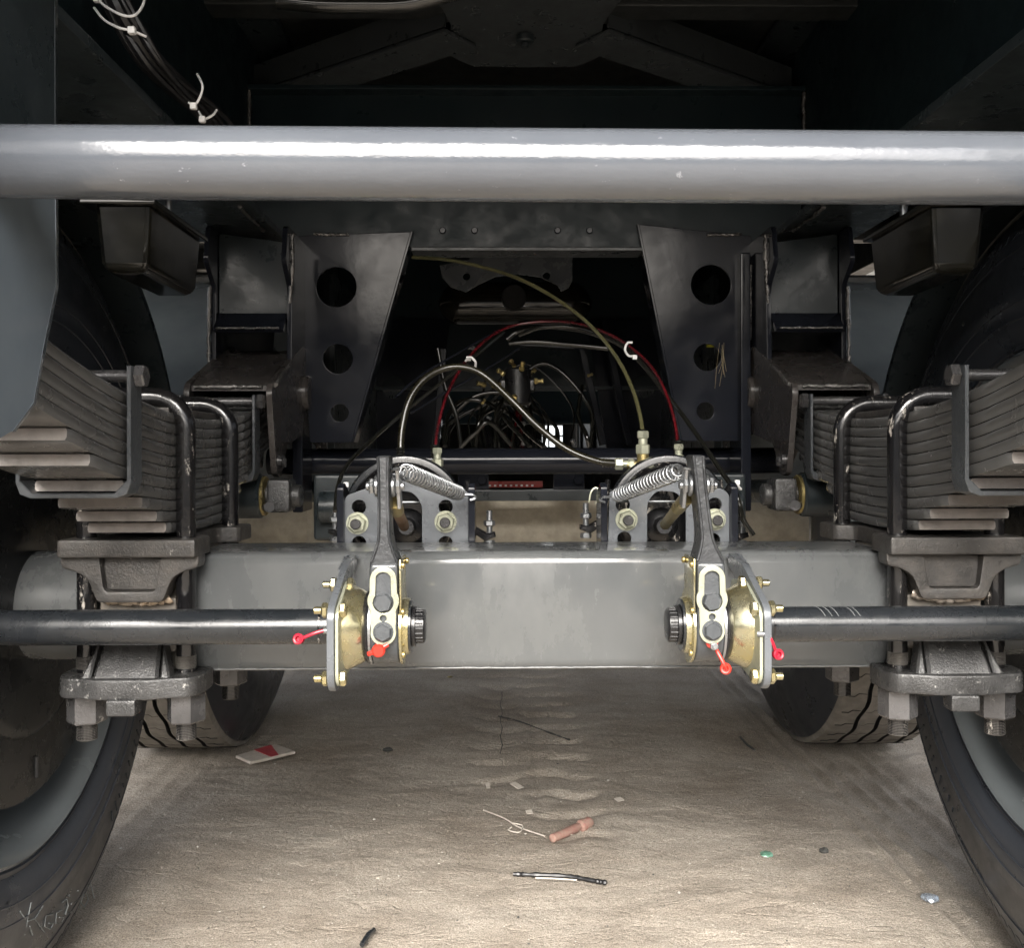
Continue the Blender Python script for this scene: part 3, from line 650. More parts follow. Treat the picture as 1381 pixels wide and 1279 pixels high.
for yc, zc, which in ((1.205, .5095, 'near'), (YB, .510, 'far')):
    for s in (-1, 1):
        t = thing('wheel', '%s wheel of the %s axle, %s' % (SIDE[s], 'nearest' if which == 'near' else 'second', 'black sidewall filling the lower %s corner' % SIDE[s] if which == 'near' else 'dusty tan tread showing under the beam'), 'wheel', (s * .77, yc, zc), 'trailer wheels')
        ty = tyre_bm(s, yc, zc, which == 'far').build('tyre', ['tyre_rubber', 'tyre_dusty', 'groove_black'], t, 40)
        if which == 'far':
            m_ = MB(); ed = [.056, .0945, .1055, .1395, .1505, .1845, .1955, .2295, .2405, .262]
            for k in range(168):
                if k % 3: continue
                a = 2 * math.pi * k / 168
                for e0, e1 in zip(ed[::2], ed[1::2]):
                    q = [(e0, 0), (e0 + (e1 - e0) * .38, .004), (e0 + (e1 - e0) * .55, -.014), (e1, -.010)]
                    m_.tube([(s * (.602 + x_), yc + .5146 * math.cos(a + da), zc + .5146 * math.sin(a + da)) for x_, da in q], .0009, 4, cap=False)
            o_ = m_.build('tread_sipes', 'groove_black', t, 0); o_['kind'] = 'stuff'
        m_ = MB(); X0 = .602
        pr = [(.014, .292), (.008, .302), (.011, .307), (.018, .305), (.030, .296), (.075, .289), (.11, .284), (.17, .268), (.25, .262), (.30, .262), (.30, .255), (.25, .252), (.165, .256), (.10, .272), (.04, .284)]
        m_.lathe((s * X0, yc, zc), (s, 0, 0), pr, 96, closed=True); m_.build('rim', 'rim_paint', t, 60)
        if which == 'near':
            m_ = MB()
            def sx(r):
                for (r0, a0), (r1, a1) in zip(SW, SW[1:]):
                    if r0 <= r <= r1: return .602 + a0 + (a1 - a0) * (r - r0) / (r1 - r0)
            def pt(a, r, lift): return Vector((s * (sx(r) - lift), yc + r * math.cos(a), zc + r * math.sin(a)))
            rnd_ = random.Random(5 if s < 0 else 9)
            for k in range(150):
                a = 2 * math.pi * k / 150
                if (k // 14) % 3 == 0:     # raised characters: worn bars of different lengths
                    r0 = .398 + rnd_.choice((0, .006)); r1 = .418 - rnd_.choice((0, 0, .006)); da = .006
                    m_.ring_surface([[pt(a, r0, -.001), pt(a, r0, .0016), pt(a + da, r0, .0016), pt(a + da, r0, -.001)], [pt(a, r1, -.001), pt(a, r1, .0016), pt(a + da, r1, .0016), pt(a + da, r1, -.001)]])
                r0, r1 = .462, .474
                m_.ring_surface([[pt(a, r0, -.001), pt(a, r0, .0008), pt(a + .02, r0, .0008), pt(a + .02, r0, -.001)], [pt(a, r1, -.001), pt(a, r1, .0008), pt(a + .02, r1, .0008), pt(a + .02, r1, -.001)]])
            for rr_ in (.345, .366, .4395): m_.tube([pt(2 * math.pi * k / 140, rr_, .0) for k in range(141)], .0015, 5, cap=False)
            o_ = m_.build('sidewall_moulding', 'tyre_rubber', t, 0); o_['kind'] = 'stuff'
            dr = thing('brake_drum', 'black brake drum inside the %s near wheel rim' % SIDE[s], 'brake drum', (s * .75, yc, zc), 'brake drums')
            m_ = MB(); m_.lathe((s * .616, yc, zc), (s, 0, 0), [(0, .10), (0, .234), (.004, .240), (.03, .240), (.034, .234), (.24, .215), (.24, .10)], 72); m_.build('drum', 'drum_black', dr, 40)
            m_ = MB(); m_.lathe((s * .608, yc, zc), (s, 0, 0), [(0, .07), (0, .150), (.003, .160), (.008, .164), (.020, .165)], 64); m_.build('dust_shield', 'drum_black', dr, 40)
            if s < 0:
                c_ = PX(49, 1035, -.6155)
                MB().cyl(c_ + Vector((0, 0, .013)), c_ - Vector((0, 0, .013)), .0028, 10).build('inspection_slot', 'groove_black', dr)
                gl = [[(33, 1262), (38, 1236), (42, 1218)], [(58, 1222), (47, 1240), (60, 1258)], [(47, 1240), (38, 1243)],
                      [(71, 1234), (62, 1236), (60, 1250), (68, 1254), (72, 1246), (66, 1246)],
                      [(84, 1228), (76, 1232), (75, 1246), (83, 1246), (86, 1238), (80, 1238)],
                      [(84, 1218), (90, 1213), (92, 1222), (88, 1234), (97, 1230)], [(93, 1208), (99, 1232)], [(105, 1202), (108, 1226)], [(96, 1220), (107, 1214)],
                      [(112, 1208), (109, 1218), (114, 1224), (119, 1214), (116, 1204), (112, 1208)], [(122, 1192), (127, 1212)], [(118, 1196), (122, 1192)],
                      [(27, 1230), (34, 1240), (40, 1232)], [(40, 1250), (44, 1262)]]
                # smaller strokes: the hand-written mark sits low on the sidewall
                chalk(t, -1, gl, .6055)
                for txt, px, py, h in (('WAH', 0, 1250, .010), ('GONT', -4, 1238, .006)):
                    cu = bpy.data.curves.new('t', 'FONT'); cu.body = txt; cu.size = h * 1.5; cu.extrude = .0003
                    o = bpy.data.objects.new('t', cu); me = bpy.data.meshes.new_from_object(o); bpy.data.objects.remove(o)
                    b0 = PX(px, py, -.6035)
                    for v in me.vertices: v.co = (b0.x, b0.y + v.co.x, b0.z + v.co.y)
                    me.materials.clear(); me.name = 'sidewall_text'; link_mesh('sidewall_text', me, 'chalk', t, 0)

# mudguards over the far wheels
for s in (-1, 1):
    m_ = MB(); rings = []
    for k in range(40):
        a = R(200 - k * 5.6)
        ro, ri = .600, .594
        c_ = (YB, .51)
        rings.append([(s * .585, c_[0] + ri * math.cos(a) * 1.0, c_[1] + ri * math.sin(a)), (s * .585, c_[0] + ro * math.cos(a), c_[1] + ro * math.sin(a)), (s * 1.2, c_[0] + ro * math.cos(a), c_[1] + ro * math.sin(a)), (s * 1.2, c_[0] + ri * math.cos(a), c_[1] + ri * math.sin(a))])
    m_.ring_surface(rings)
    tag(m_.build('mudguard', 'guard_paint', None, 50), 'glossy blue-grey curved mudguard over the far %s wheel' % SIDE[s], 'mudguard', 'mudguards')

for s in (-1, 1):
    m_ = MB(); rings = []
    for k in range(36):
        a = R(12 + k * 4.6); q_ = []
        for x, r in ((.604, .536), (.604, .546), (1.2, .546), (1.2, .536)): q_.append((s * x, 1.205 + r * math.cos(a), .51 + r * math.sin(a)))
        rings.append(q_)
    m_.ring_surface(rings)
    tag(m_.build('mudguard', 'chassis_paint', None, 50), 'black curved mudguard over the nearest %s wheel' % SIDE[s], 'mudguard', 'near mudguards')

# ------------------------------------------------------------------ camshafts, brackets, slack adjusters
YS, ZS = 1.040, .5045
for s in (-1, 1):
    XA = s * .166 if s > 0 else -.167
    cs = thing('camshaft', 'black brake camshaft running to the %s wheel in front of the beam' % SIDE[s], 'camshaft', (s * .4, YS, ZS), 'brake camshafts')
    MB().cyl((s * .222, YS, ZS), (s * .60, YS, ZS), .0185, 40).build('shaft', 'shaft_black', cs)
    MB().cyl((s * .236, YS, ZS), (s * .238, YS, ZS), .0189, 40).build('paint_line', 'black_enamel', cs)
    if s > 0:
        m_ = MB()
        for px in (1110, 1119, 1128, 1150, 1157):
            c_ = P(px, 830, YS - .018); x = c_.x
            pp = []
            for k in range(5):
                a = R(35 + k * 13); pp.append((x + .0035 - .0015 * k, YS - .0187 * math.cos(a), ZS + .0187 * math.sin(a) - .0))
            m_.tube(pp, .0004, 4)
        m_.build('scratch_mark', 'chalk', cs, 0)
    # support bracket
    bk = thing('camshaft_bracket', 'grey plate bracket with gold bolts holding the %s camshaft' % SIDE[s], 'bracket', (s * .222, YS, .50), 'camshaft brackets')
    ol = rnd([(.972, .462), (.972, .532), (1.062, .566), (1.130, .572), (1.130, .556), (1.095, .548), (1.105, .470), (1.060, .448), (.985, .448)], .012, 3)
    XB = s * .2125
    plate('bracket_plate', 'YZ', ol, [], XB, s * .0075, 'plate_grey', bk, .0012)
    plate('gold_flange', 'YZ', rnd([(.976, .460), (.976, .530), (1.04, .552), (1.10, .545), (1.10, .46), (.99, .452)], .010, 3), [], XB - s * .0002, -s * .0035, 'pale_zinc', bk, .0008)
    m_ = MB(); m_.lathe((XB - s * .0035, YS, ZS), (-s, 0, 0), [(0, .045), (.004, .044), (.010, .041), (.018, .037), (.022, .033), (.024, .020)], 48); m_.build('bearing_dome', 'gold_zinc', bk, 60)
    for (yy, z_) in ((.985, .530), (1.035, .549), (.985, .462), (1.085, .470)):
        b_ = MB().hexa((XB + s * .0075, yy, z_), (XB + s * .0140, yy, z_), .0135, .3 + yy * 31).hexa((XB - s * .0037, yy, z_), (XB - s * .0105, yy, z_), .0135, yy * 17).cyl((XB + s * .014, yy, z_), (XB + s * .022, yy, z_), .0038, 12, bev=.0008)
        b_.build('flange_bolt', 'gold_zinc', bk)
    weld('weld_bead', [(XB - s * .001, 1.128, .567), (XB + s * .009, 1.118, .570), (XB + s * .009, 1.09, .566), (XB + s * .009, 1.064, .560)], .002, bk, 'plate_grey')
    # slack adjuster
    sa = thing('slack_adjuster', 'dark slack adjuster with cream lock plate and upright arm, %s one' % SIDE[s], 'slack adjuster', (XA, YS, ZS), 'slack adjusters')
    m_ = MB().cyl((XA - .0148, YS, ZS), (XA + .0148, YS, ZS), .0385, 48, bev=.002)
    m_.box(XA - .0145, XA + .0145, 1.0005, 1.060, .500, .574, .004)
    m_.build('body', 'adjuster_paint', sa)
    lean = -.001 if s < 0 else -.012
    fo = [(-.0152, .560), (-.0150, .575), (-.0085, .592), (-.0064, .606), (-.0058, .655), (-.0066, .684), (.0066, .684), (.0058, .655), (.0064, .606), (.0085, .592), (.0150, .575), (.0152, .560)]
    fo = [(XA + a + lean * max(0, (b - .575) / .105), b) for a, b in rnd(fo, .003, 2)]
    MB().prism([(a, 1.006, b) for a, b in fo], (0, .034, 0), .002).build('arm', 'arm_paint', sa)
    # raised borders of the arm
    for e in (-1, 1):
        pp = [(XA + e * .0130, 1.0055, .576), (XA + e * .0072 + lean * .17, 1.0055, .592), (XA + e * .0050 + lean * .3, 1.0055, .606), (XA + e * .0045 + lean * .78, 1.0055, .655), (XA + e * .0050 + lean, 1.0055, .683)]
        MB().tube(spline(pp, 5), .0016, 6).build('arm_rim', 'arm_paint', sa, 60)
    # rounded arm head and bolts
    # lock plate
    z1, z2 = .5415, .5125
    zc1 = .5355
    ol = []
    def arc(cx_, cz_, r_, a0, a1, n=10): return [(cx_ + r_ * math.cos(R(a0 + (a1 - a0) * k / n)), cz_ + r_ * math.sin(R(a0 + (a1 - a0) * k / n))) for k in range(n + 1)]
    ol = arc(0, .5585, .0135, 0, 180) + arc(0, zc1 + .002, .0160, 150, 215, 6) + arc(0, .505, .0130, 165, 375, 14) + arc(0, zc1 + .002, .0160, -35, 30, 6)
    hole1 = arc(0, .5580, .0085, 30, 150, 4) + arc(0, zc1, .0105, 140, 400, 18)
    hole2 = circ(0, .5195, .0035, 12)
    plate('lock_plate', 'XZ', [(XA + a, b) for a, b in ol], [[(XA + a, b) for a, b in hole1], [(XA + a, b) for a, b in hole2]], .9995, -.0028, 'pale_zinc', sa, .0006)
    MB().hexa((XA, 1.0005, zc1), (XA, .9925, zc1), .0165, .2, chamfer=.001).build('adjusting_bolt', 'adjuster_paint', sa)
    MB().hexa((XA, .9968, .506), (XA, .9895, .506), .0155, .5, chamfer=.001).cyl((XA, .9970, .506), (XA, .9960, .506), .0105, 20).build('lock_bolt', 'adjuster_paint', sa)
    # side covers: inner side faces the middle
    i = -s
    xx = XA + i * .0150
    m_ = MB(); m_.lathe((xx, YS, ZS), (i, 0, 0), [(0, .0395), (.0025, .0395), (.003, .030), (.008, .029), (.009, .024)], 40)
    m_.box(*sorted((xx, xx + i * .0025)), 1.004, 1.056, .52, .578, .001)
    m_.build('side_cover', 'gold_zinc', sa, 40)
    for yy, z_ in ((1.008, .572), (1.052, .572), (1.012, .480), (1.005, .525)): MB().cyl((xx + i * .002, yy, z_), (xx + i * .006, yy, z_), .0035, 12, bev=.001).build('rivet', 'brass', sa)
    MB().cyl((xx + i * .008, YS, ZS), (xx + i * .0105, YS, ZS), .0275, 40).build('washer', 'shaft_black', sa)
    m_ = MB(); m_.lathe((xx + i * .0105, YS, ZS), (i, 0, 0), [(0, .0195), (.0005, .021), (.004, .021), (.0045, .0175), (.0125, .0175), (.0140, .0155), (.0145, .006)], 40)
    for k in range(20):
        a = 2 * math.pi * k / 20; m_.cyl((xx + i * .015, YS + .0172 * math.cos(a), ZS + .0172 * math.sin(a)), (xx + i * .0225, YS + .0172 * math.cos(a), ZS + .0172 * math.sin(a)), .001, 6)
    m_.build('shaft_end_cap', 'black_plastic', sa, 40)
    xo_ = XA - i * .0150
    m_ = MB(); m_.lathe((xo_, YS, ZS), (-i, 0, 0), [(0, .036), (.004, .038), (.007, .036), (.0095, .033)], 40); m_.build('outer_seal', 'black_plastic', sa)
    m_ = MB(); m_.lathe((xo_, YS, ZS), (-i, 0, 0), [(-.001, .0392), (.0015, .0392)], 40); m_.build('outer_ring', 'silver_zinc', sa)
    # grease fitting with red cap
    gf = MB()
    if s < 0:
        c_ = P(511, 877, .999)
        MB().cyl(c_ + Vector((0, .005, 0)), c_ + Vector((0, -.006, 0)), .0068, 18, bev=.0015).tube([c_ + Vector((-.0105, -.001, -.004)), c_ + Vector((-.005, -.003, -.0015)), c_ + Vector((0, -.003, 0)), c_ + Vector((.0095, -.001, .006))], .0026, 8).build('grease_cap', 'red_plastic', sa)
    else:
        c_ = P(962, 871, .999); e = P(980, 903, .990)
        MB().cyl(c_ + Vector((0, .006, 0)), c_ + Vector((0, -.006, 0)), .0038, 14).cyl(c_ + Vector((0, -.006, 0)), c_ + Vector((0, -.009, 0)), .0026, 10, bev=.0006).build('grease_nipple', 'silver_zinc', sa)
        MB().cyl(c_ + Vector((-.001, .0045, .003)), c_ + Vector((-.001, .0005, .003)), .0062, 16).tube(spline([c_ + Vector((.001, .001, .000)), c_ + Vector((.004, -.005, -.007)), e + Vector((-.003, 0, .006)), e], 5), .0020, 8).lathe(e + Vector((0, .004, 0)), (-.25, -1, .15), [(0, .004), (.001, .0056), (.006, .0058), (.0072, .0046), (.0068, .0030), (.003, .0024)], 20).build('grease_cap', 'red_plastic', sa)
    # second grease point on the bracket
    if s < 0:
        a_, b_ = P(436, 851, .975), P(404, 863, .975)
    else:
        a_, b_ = P(1036, 856, .975), P(1048, 884, .975)
    MB().cyl(a_ + Vector((-s * .010, .003, 0)), a_, .0032, 12).build('grease_nipple', 'silver_zinc', bk)
    MB().tube(spline([a_, a_ * .6 + b_ * .4 + Vector((0, -.002, .001)), b_], 5), .0017, 8).lathe(b_ + Vector((0, .003, 0)), (.2 * s, -1, .2), [(0, .004), (.001, .0052), (.006, .0055), (.0070, .0044), (.0066, .0028), (.003, .0022)], 20).build('grease_cap', 'pink_plastic', bk)

    # clevis on top of the arm
    xa = XA + lean * .75; zc_ = .6525; ya = 1.023
    cv = thing('clevis', 'silver clevis bolt and fork at the top of the %s adjuster arm' % SIDE[s], 'clevis', (xa, ya, zc_), 'clevises')
    m_ = MB()
    for t in (-1, 1):
        m_.cyl((xa + t * .0065, ya, zc_), (xa + t * .0105, ya, zc_), .0115, 20, bev=.001); m_.hexa((xa + t * .0105, ya, zc_), (xa + t * .0165, ya, zc_), .015)
    m_.cyl((xa - .020, ya, zc_), (xa + .020, ya, zc_), .0045, 12, bev=.001)
    m_.build('pin', 'silver_zinc', cv)
    t = 1 if s < 0 else -1
    MB().prism([(xa + t * .011, ya - .008, zc_ + .016), (xa + t * .011, ya + .010, zc_ + .014), (xa + t * .012, ya + .02, zc_ - .020), (xa + t * .012, ya + .004, zc_ - .024)], (t * .004, 0, 0), .0006).build('fork', 'silver_zinc', cv)
    g0, g1, g2 = (P(533, 678, 1.05), P(536, 690, 1.08), P(545, 710, 1.24)) if s < 0 else (P(926, 672, 1.05), P(914, 686, 1.09), P(897, 708, 1.24))
    MB().cyl(g0, g1, .0075, 16, bev=.001).build('yoke_nut', 'brass', cv)
    MB().cyl(g1, g2, .0065, 16).build('push_rod', 'rust_brown' if s < 0 else 'brass', cv)
    # return spring
    h0, h1 = (P(541, 634, 1.02), P(622, 667, 1.255)) if s < 0 else (P(919, 634, 1.03), P(829, 670, 1.255))
    rs_ = thing('return_spring', 'silver coil return spring between %s adjuster arm and bracket' % SIDE[s], 'coil spring', h0, 'return springs')
    d = h1 - h0; q_ = d.to_track_quat('Z', 'Y'); turns = 22; pp = []
    for k in range(turns * 14 + 1):
        a = 2 * math.pi * k / 14; env = min(1, k / 22, (turns * 14 - k) / 22); rr = .0030 + .0058 * env
        pp.append(h0 + d * (k / (turns * 14)) + q_ @ Vector((rr * math.cos(a), rr * math.sin(a), 0)))
    MB().tube(pp, .0014, 6).build('coil', 'silver_zinc', rs_, 80)
    e0 = Vector((xa + t * .004, 1.02, .668))
    MB().tube(spline([pp[0], h0 - d * .05, e0, e0 + Vector((-t * .004, .006, -.002))], 5), .0017, 6).build('hook', 'silver_zinc', rs_)
    dd = d.normalized()
    e1 = h1 + dd * .006
    MB().tube(spline([pp[-1], e1, e1 + Vector((t * .012, 0, 0)), e1 + Vector((t * .017, .002, -.004)), e1 + Vector((t * .010, .002, -.007))], 5), .0017, 6).build('end_hook', 'silver_zinc', rs_)

# ------------------------------------------------------------------ brake chambers and their brackets
YK = 1.285
for s in (-1, 1):
    if s < 0:
        outer, top1, top2, top3, inner = (465, 672), (492, 657), (540, 640), (600, 648), (633, 664)
        hx = 547; holes = [(484, 684), (601, 684)]; nuts = [(482, 706), (601, 704)]; low = [(484, 733), (601, 733)]; ends = (465, 632)
        ol = [(464, 780), (464, 676), (468, 668), (497, 658), (515, 643), (548, 634), (632, 664), (632, 780)]
        big = (521, 569)
    else:
        ol = [(984, 780), (984, 668), (976, 660), (948, 656), (930, 641), (900, 634), (822, 664), (818, 780)]
        hx = 900; holes = [(840, 681), (964, 681)]; nuts = [(845, 701), (964, 701)]; low = [(842, 727), (962, 729)]; ends = (818, 984)
        big = (873, 925)
    br = thing('chamber_bracket', 'grey brake chamber bracket with round holes and two big nuts, %s one' % SIDE[s], 'bracket', (P(hx, 700, YK).x, YK, .60), 'brake chamber brackets')
    hl = [circ(P(a, b, YK).x, P(a, b, YK).z, 9.5 / F * YK) for a, b in holes + low]
    bh = rnd(xz(P(big[0], 770, YK), P(big[1], 770, YK), P(big[1], 680, YK), P(big[1] - 12, 664, YK), P(big[0] + 12, 662, YK), P(big[0], 678, YK)), .008, 3)
    plate('face_plate', 'XZ', rnd(xz(*[P(a, b, YK) for a, b in ol]), .004, 2), hl + [bh], YK, .006, 'plate_grey', br, .0008)
    for px in ends:
        c_ = P(px, 700, YK).x; sg = -1 if c_ < P(hx, 700, YK).x else 1
        zt_ = .648 if abs(c_) > .2 or True else .64
        plate('side_flange', 'YZ', rnd([(YK - .012, .56), (YK - .012, zt_ - .006), (YK + .004, zt_), (YK + .05, .63), (YK + .05, .56)], .004, 2), [], c_, sg * .0085, 'hanger_paint', br)
    for a, b in nuts:
        c_ = P(a, b, YK - .001)
        nn = MB().hexa(c_, c_ - Vector((0, .011, 0)), .0215, .3).cyl(c_, c_ - Vector((0, .0012, 0)), .0145, 24).build('nut', 'pale_zinc', br)
        MB().cyl(c_ - Vector((0, .008, 0)), c_ - Vector((0, .020, 0)), .0068, 16, bev=.001).build('stud', 'nut_steel', nn)
    MB().cyl((P(holes[0][0] - 6, 683, YK).x, YK + .022, P(500, 679, YK).z), (P(holes[1][0] + 6, 683, YK).x, YK + .022, P(500, 679, YK).z), .0016, 8).build('tie_rod', 'silver_zinc', br)
    # chamber
    xcn = P(hx, 700, 1.4).x; zcn = .598
    ch = thing('brake_chamber', 'black round brake chamber behind the %s bracket' % SIDE[s], 'brake chamber', (xcn, 1.34, zcn), 'brake chambers')
    m_ = MB(); m_.lathe((xcn, 1.335, zcn), (0, 1, 0), [(0, .03), (0, .055), (.008, .066), (.035, .076), (.045, .077)], 56); m_.build('front_shell', 'black_enamel', ch, 50)
    m_ = MB(); m_.lathe((xcn, 1.380, zcn), (0, 1, 0), [(0, .078), (.001, .0835), (.006, .086), (.018, .086), (.023, .0835), (.024, .078)], 56); m_.build('clamp_band', 'shaft_black', ch, 50)
    m_ = MB(); m_.lathe((xcn, 1.404, zcn), (0, 1, 0), [(0, .077), (.02, .076), (.06, .074), (.10, .072), (.118, .060), (.124, .03)], 56); m_.build('spring_housing', 'black_enamel', ch, 50)
    m_ = MB(); m_.lathe((g2.x if False else P(547 if s < 0 else 897, 706, 1.30).x, 1.336, P(547, 712, 1.30).z), (0, -1, 0), [(0, .024), (.006, .022), (.012, .012), (.03, .010)], 28); m_.build('rubber_boot', 'black_plastic', ch, 50)
    for px, py in (((660, 700), (452, 695)) if s < 0 else ((790, 690), (1000, 700))):
        c_ = P(px, py, 1.39)
        q_ = MB().cyl(c_ + Vector((0, 0, -.022)), c_ + Vector((0, 0, .012)), .0042, 12, bev=.0006).hexa(c_ + Vector((0, 0, -.010)), c_ + Vector((0, 0, -.002)), .014).hexa(c_ + Vector((0, 0, -.038)), c_ + Vector((0, 0, -.030)), .014).build('clamp_bolt', 'silver_zinc', ch)
        sg = 1 if c_.x > xcn else -1
        ring = [(c_.x - sg * .028, 1.382, zcn + .05), (c_.x - sg * .026, 1.382, c_.z + .02), (c_.x - sg * .018, 1.382, c_.z - .012), (c_.x - sg * .004, 1.382, c_.z - .020), (c_.x + sg * .008, 1.382, c_.z - .019), (c_.x + sg * .009, 1.382, c_.z - .025), (c_.x - sg * .006, 1.382, c_.z - .031), (c_.x - sg * .022, 1.382, c_.z - .02), (c_.x - sg * .032, 1.382, c_.z + .018), (c_.x - sg * .034, 1.382, zcn + .05)]
        MB().prism(ring, (0, .022, 0), .0015).build('clamp_ear', 'black_enamel', ch)
    if s > 0:
        c_ = P(800, 668, 1.375)
        MB().tube(spline([c_ + Vector((-.006, 0, -.010)), c_ + Vector((-.003, 0, .004)), c_ + Vector((.003, 0, .010)), c_ + Vector((.010, 0, .006)), c_ + Vector((.008, 0, -.004)), c_ + Vector((.003, 0, -.012))], 6), .0013, 6).build('split_pin', 'pale_zinc', ch)

# ------------------------------------------------------------------ hoses
def hose(label, pts, r, m='hose_black', group='air hoses', stripe=None):
    pp = spline([P(*p) for p in pts], 10)
    t = thing('air_hose', label, 'hose', pp[0], group)
    MB().tube(pp, r, 12).build('tube', m, t, 60)
    return t
def fitting(parent, c_, d, mname='brass', k=1.):
    c_ = Vector(c_); d = Vector(d).normalized()
    MB().hexa(c_, c_ + d * .012 * k, .015 * k, .2).cyl(c_ + d * .012 * k, c_ + d * .024 * k, .0055 * k, 14).hexa(c_ + d * .019 * k, c_ + d * .028 * k, .013 * k, .5).build('fitting', mname, parent)
def ferrule(parent, c_, d, n=5, r=.0055):
    m_ = MB(); c_ = Vector(c_); d = Vector(d).normalized()
    for k in range(n): m_.lathe(c_ + d * (k * .004), d, [(0, r * .8), (.001, r * 1.15), (.003, r * 1.15), (.004, r * .8)], 12)
    m_.build('ferrule', 'hose_black', parent)
h = hose('thick black arched hose looping from the left chamber across to the right one', [(540, 618, 1.42), (542, 580, 1.43), (552, 540, 1.44), (572, 512, 1.45), (600, 497, 1.46), (628, 496, 1.46), (655, 508, 1.46), (690, 540, 1.45), (725, 575, 1.44), (765, 606, 1.43), (805, 622, 1.42), (836, 626, 1.41)], .0050, 'hose_clear')
ferrule(h, P(540, 622, 1.42), (0, 0, 1)); ferrule(h, P(812, 624, 1.42), (1, 0, -.1)); fitting(h, P(829, 626, 1.41), (1, 0, 0), 'pale_zinc')
h = hose('thin red-striped hose rising from the left chamber to the upper hose bundle', [(586, 615, 1.45), (590, 580, 1.47), (600, 540, 1.50), (615, 508, 1.53), (634, 480, 1.57), (660, 455, 1.62), (690, 440, 1.66), (730, 434, 1.66), (775, 436, 1.64), (815, 448, 1.60), (850, 468, 1.56), (880, 497, 1.52), (900, 535, 1.49), (911, 575, 1.46), (914, 606, 1.44)], .0023, 'hose_red')
ferrule(h, P(586, 618, 1.45), (0, 0, 1)); fitting(h, P(590, 630, 1.44), (0, 0, 1), 'pale_zinc'); ferrule(h, P(915, 612, 1.44), (0, 0, 1)); fitting(h, P(915, 625, 1.43), (0, 0, 1), 'pale_zinc')
ziptie(h, [P(628, 487, 1.5), P(634, 482, 1.49), P(641, 488, 1.49), P(641, 497, 1.5)], P(632, 484, 1.5), .0018)
ziptie(h, [P(856, 480, 1.53), P(848, 480, 1.53), P(843, 472, 1.53), P(846, 463, 1.53), P(853, 462, 1.53)], P(856, 482, 1.53), .0018)
h = hose('long thin hose arching from the crossmember down to the right chamber fitting', [(556, 347, 1.70), (600, 350, 1.68), (650, 360, 1.66), (700, 376, 1.63), (750, 403, 1.60), (795, 438, 1.56), (830, 480, 1.52), (853, 525, 1.48), (864, 565, 1.45), (867, 592, 1.42)], .0032, 'hose_olive')
ferrule(h, P(867, 598, 1.42), (0, 0, 1)); fitting(h, P(867, 613, 1.41), (0, 0, 1), 'pale_zinc', 1.2)
MB().cyl(P(867, 632, 1.41), P(867, 606, 1.41), .0085, 16, bev=.001).cyl(P(845, 627, 1.41), P(870, 627, 1.41), .006, 14).build('elbow', 'brass', h)
h = hose('black hose running behind the thin red-striped one then down past the right bracket', [(700, 452, 1.68), (735, 441, 1.66), (790, 445, 1.64), (850, 475, 1.6), (905, 540, 1.55), (935, 580, 1.50), (970, 632, 1.42), (992, 665, 1.36), (1002, 700, 1.36), (1016, 722, 1.36)], .0038)
ziptie(h, [P(984, 672, 1.34), P(986, 660, 1.33), P(993, 655, 1.33), P(999, 660, 1.34)], P(994, 651, 1.34), .0022)
h = hose('thin black hose from the left bracket up to the upper hose bundle', [(452, 690, 1.33), (456, 655, 1.36), (470, 625, 1.42), (500, 595, 1.5), (540, 560, 1.56), (590, 520, 1.6), (640, 480, 1.64), (680, 448, 1.68)], .003)
ziptie(h, [P(458, 668, 1.33), P(462, 660, 1.32), P(466, 655, 1.32)], P(467, 654, 1.33), .0022)
hose('thin grey hose crossing diagonally behind the thick arched hose', [(554, 558, 1.75), (600, 530, 1.78), (640, 508, 1.8), (700, 470, 1.85)], .0022, 'hanger_paint')
hose('thin grey tube rising diagonally from the left behind the arched hose', [(534, 535, 1.7), (570, 505, 1.75), (620, 475, 1.8), (672, 445, 1.85)], .0022, 'hanger_paint')
hose('glossy black hose curving beneath the red-striped one in the upper middle', [(683, 458, 1.9), (700, 447, 1.9), (740, 441, 1.88), (790, 447, 1.85), (822, 458, 1.8)], .0045)
hose('glossy black hose lying level below the upper hose bundle', [(686, 463, 1.95), (720, 461, 1.95), (760, 464, 1.95), (820, 470, 1.95)], .0055)
for k, (a, lab) in enumerate(((([(600, 602, 2.0), (605, 560, 2.05), (625, 540, 2.1), (660, 545, 2.1), (690, 575, 2.05), (715, 603, 2.0)]), 'low looping black hose in the dark behind the left cross tube'),
              (([(640, 603, 2.1), (648, 565, 2.1), (668, 552, 2.15), (690, 560, 2.15), (712, 585, 2.1), (735, 604, 2.0)]), 'small looping black hose in the dark centre behind the tube'),
              (([(610, 560, 2.2), (640, 535, 2.2), (675, 530, 2.2), (700, 545, 2.2), (728, 580, 2.15)]), 'upper looping black hose in the dark centre behind the tube'),
              (([(590, 470, 2.0), (600, 520, 2.0), (615, 560, 2.0), (622, 602, 2.0)]), 'black hose hanging nearly straight left of the dark centre'),
              (([(690, 600, 2.05), (660, 570, 2.0), (640, 585, 2.0), (620, 604, 2.0)]), 'short black hose crossing low over the cross tube'),
              (([(795, 604, 2.0), (790, 585, 2.0), (780, 560, 2.05), (785, 520, 2.1)]), 'short black hose standing right of the dark centre'))):
    hose(lab, a, .0048)
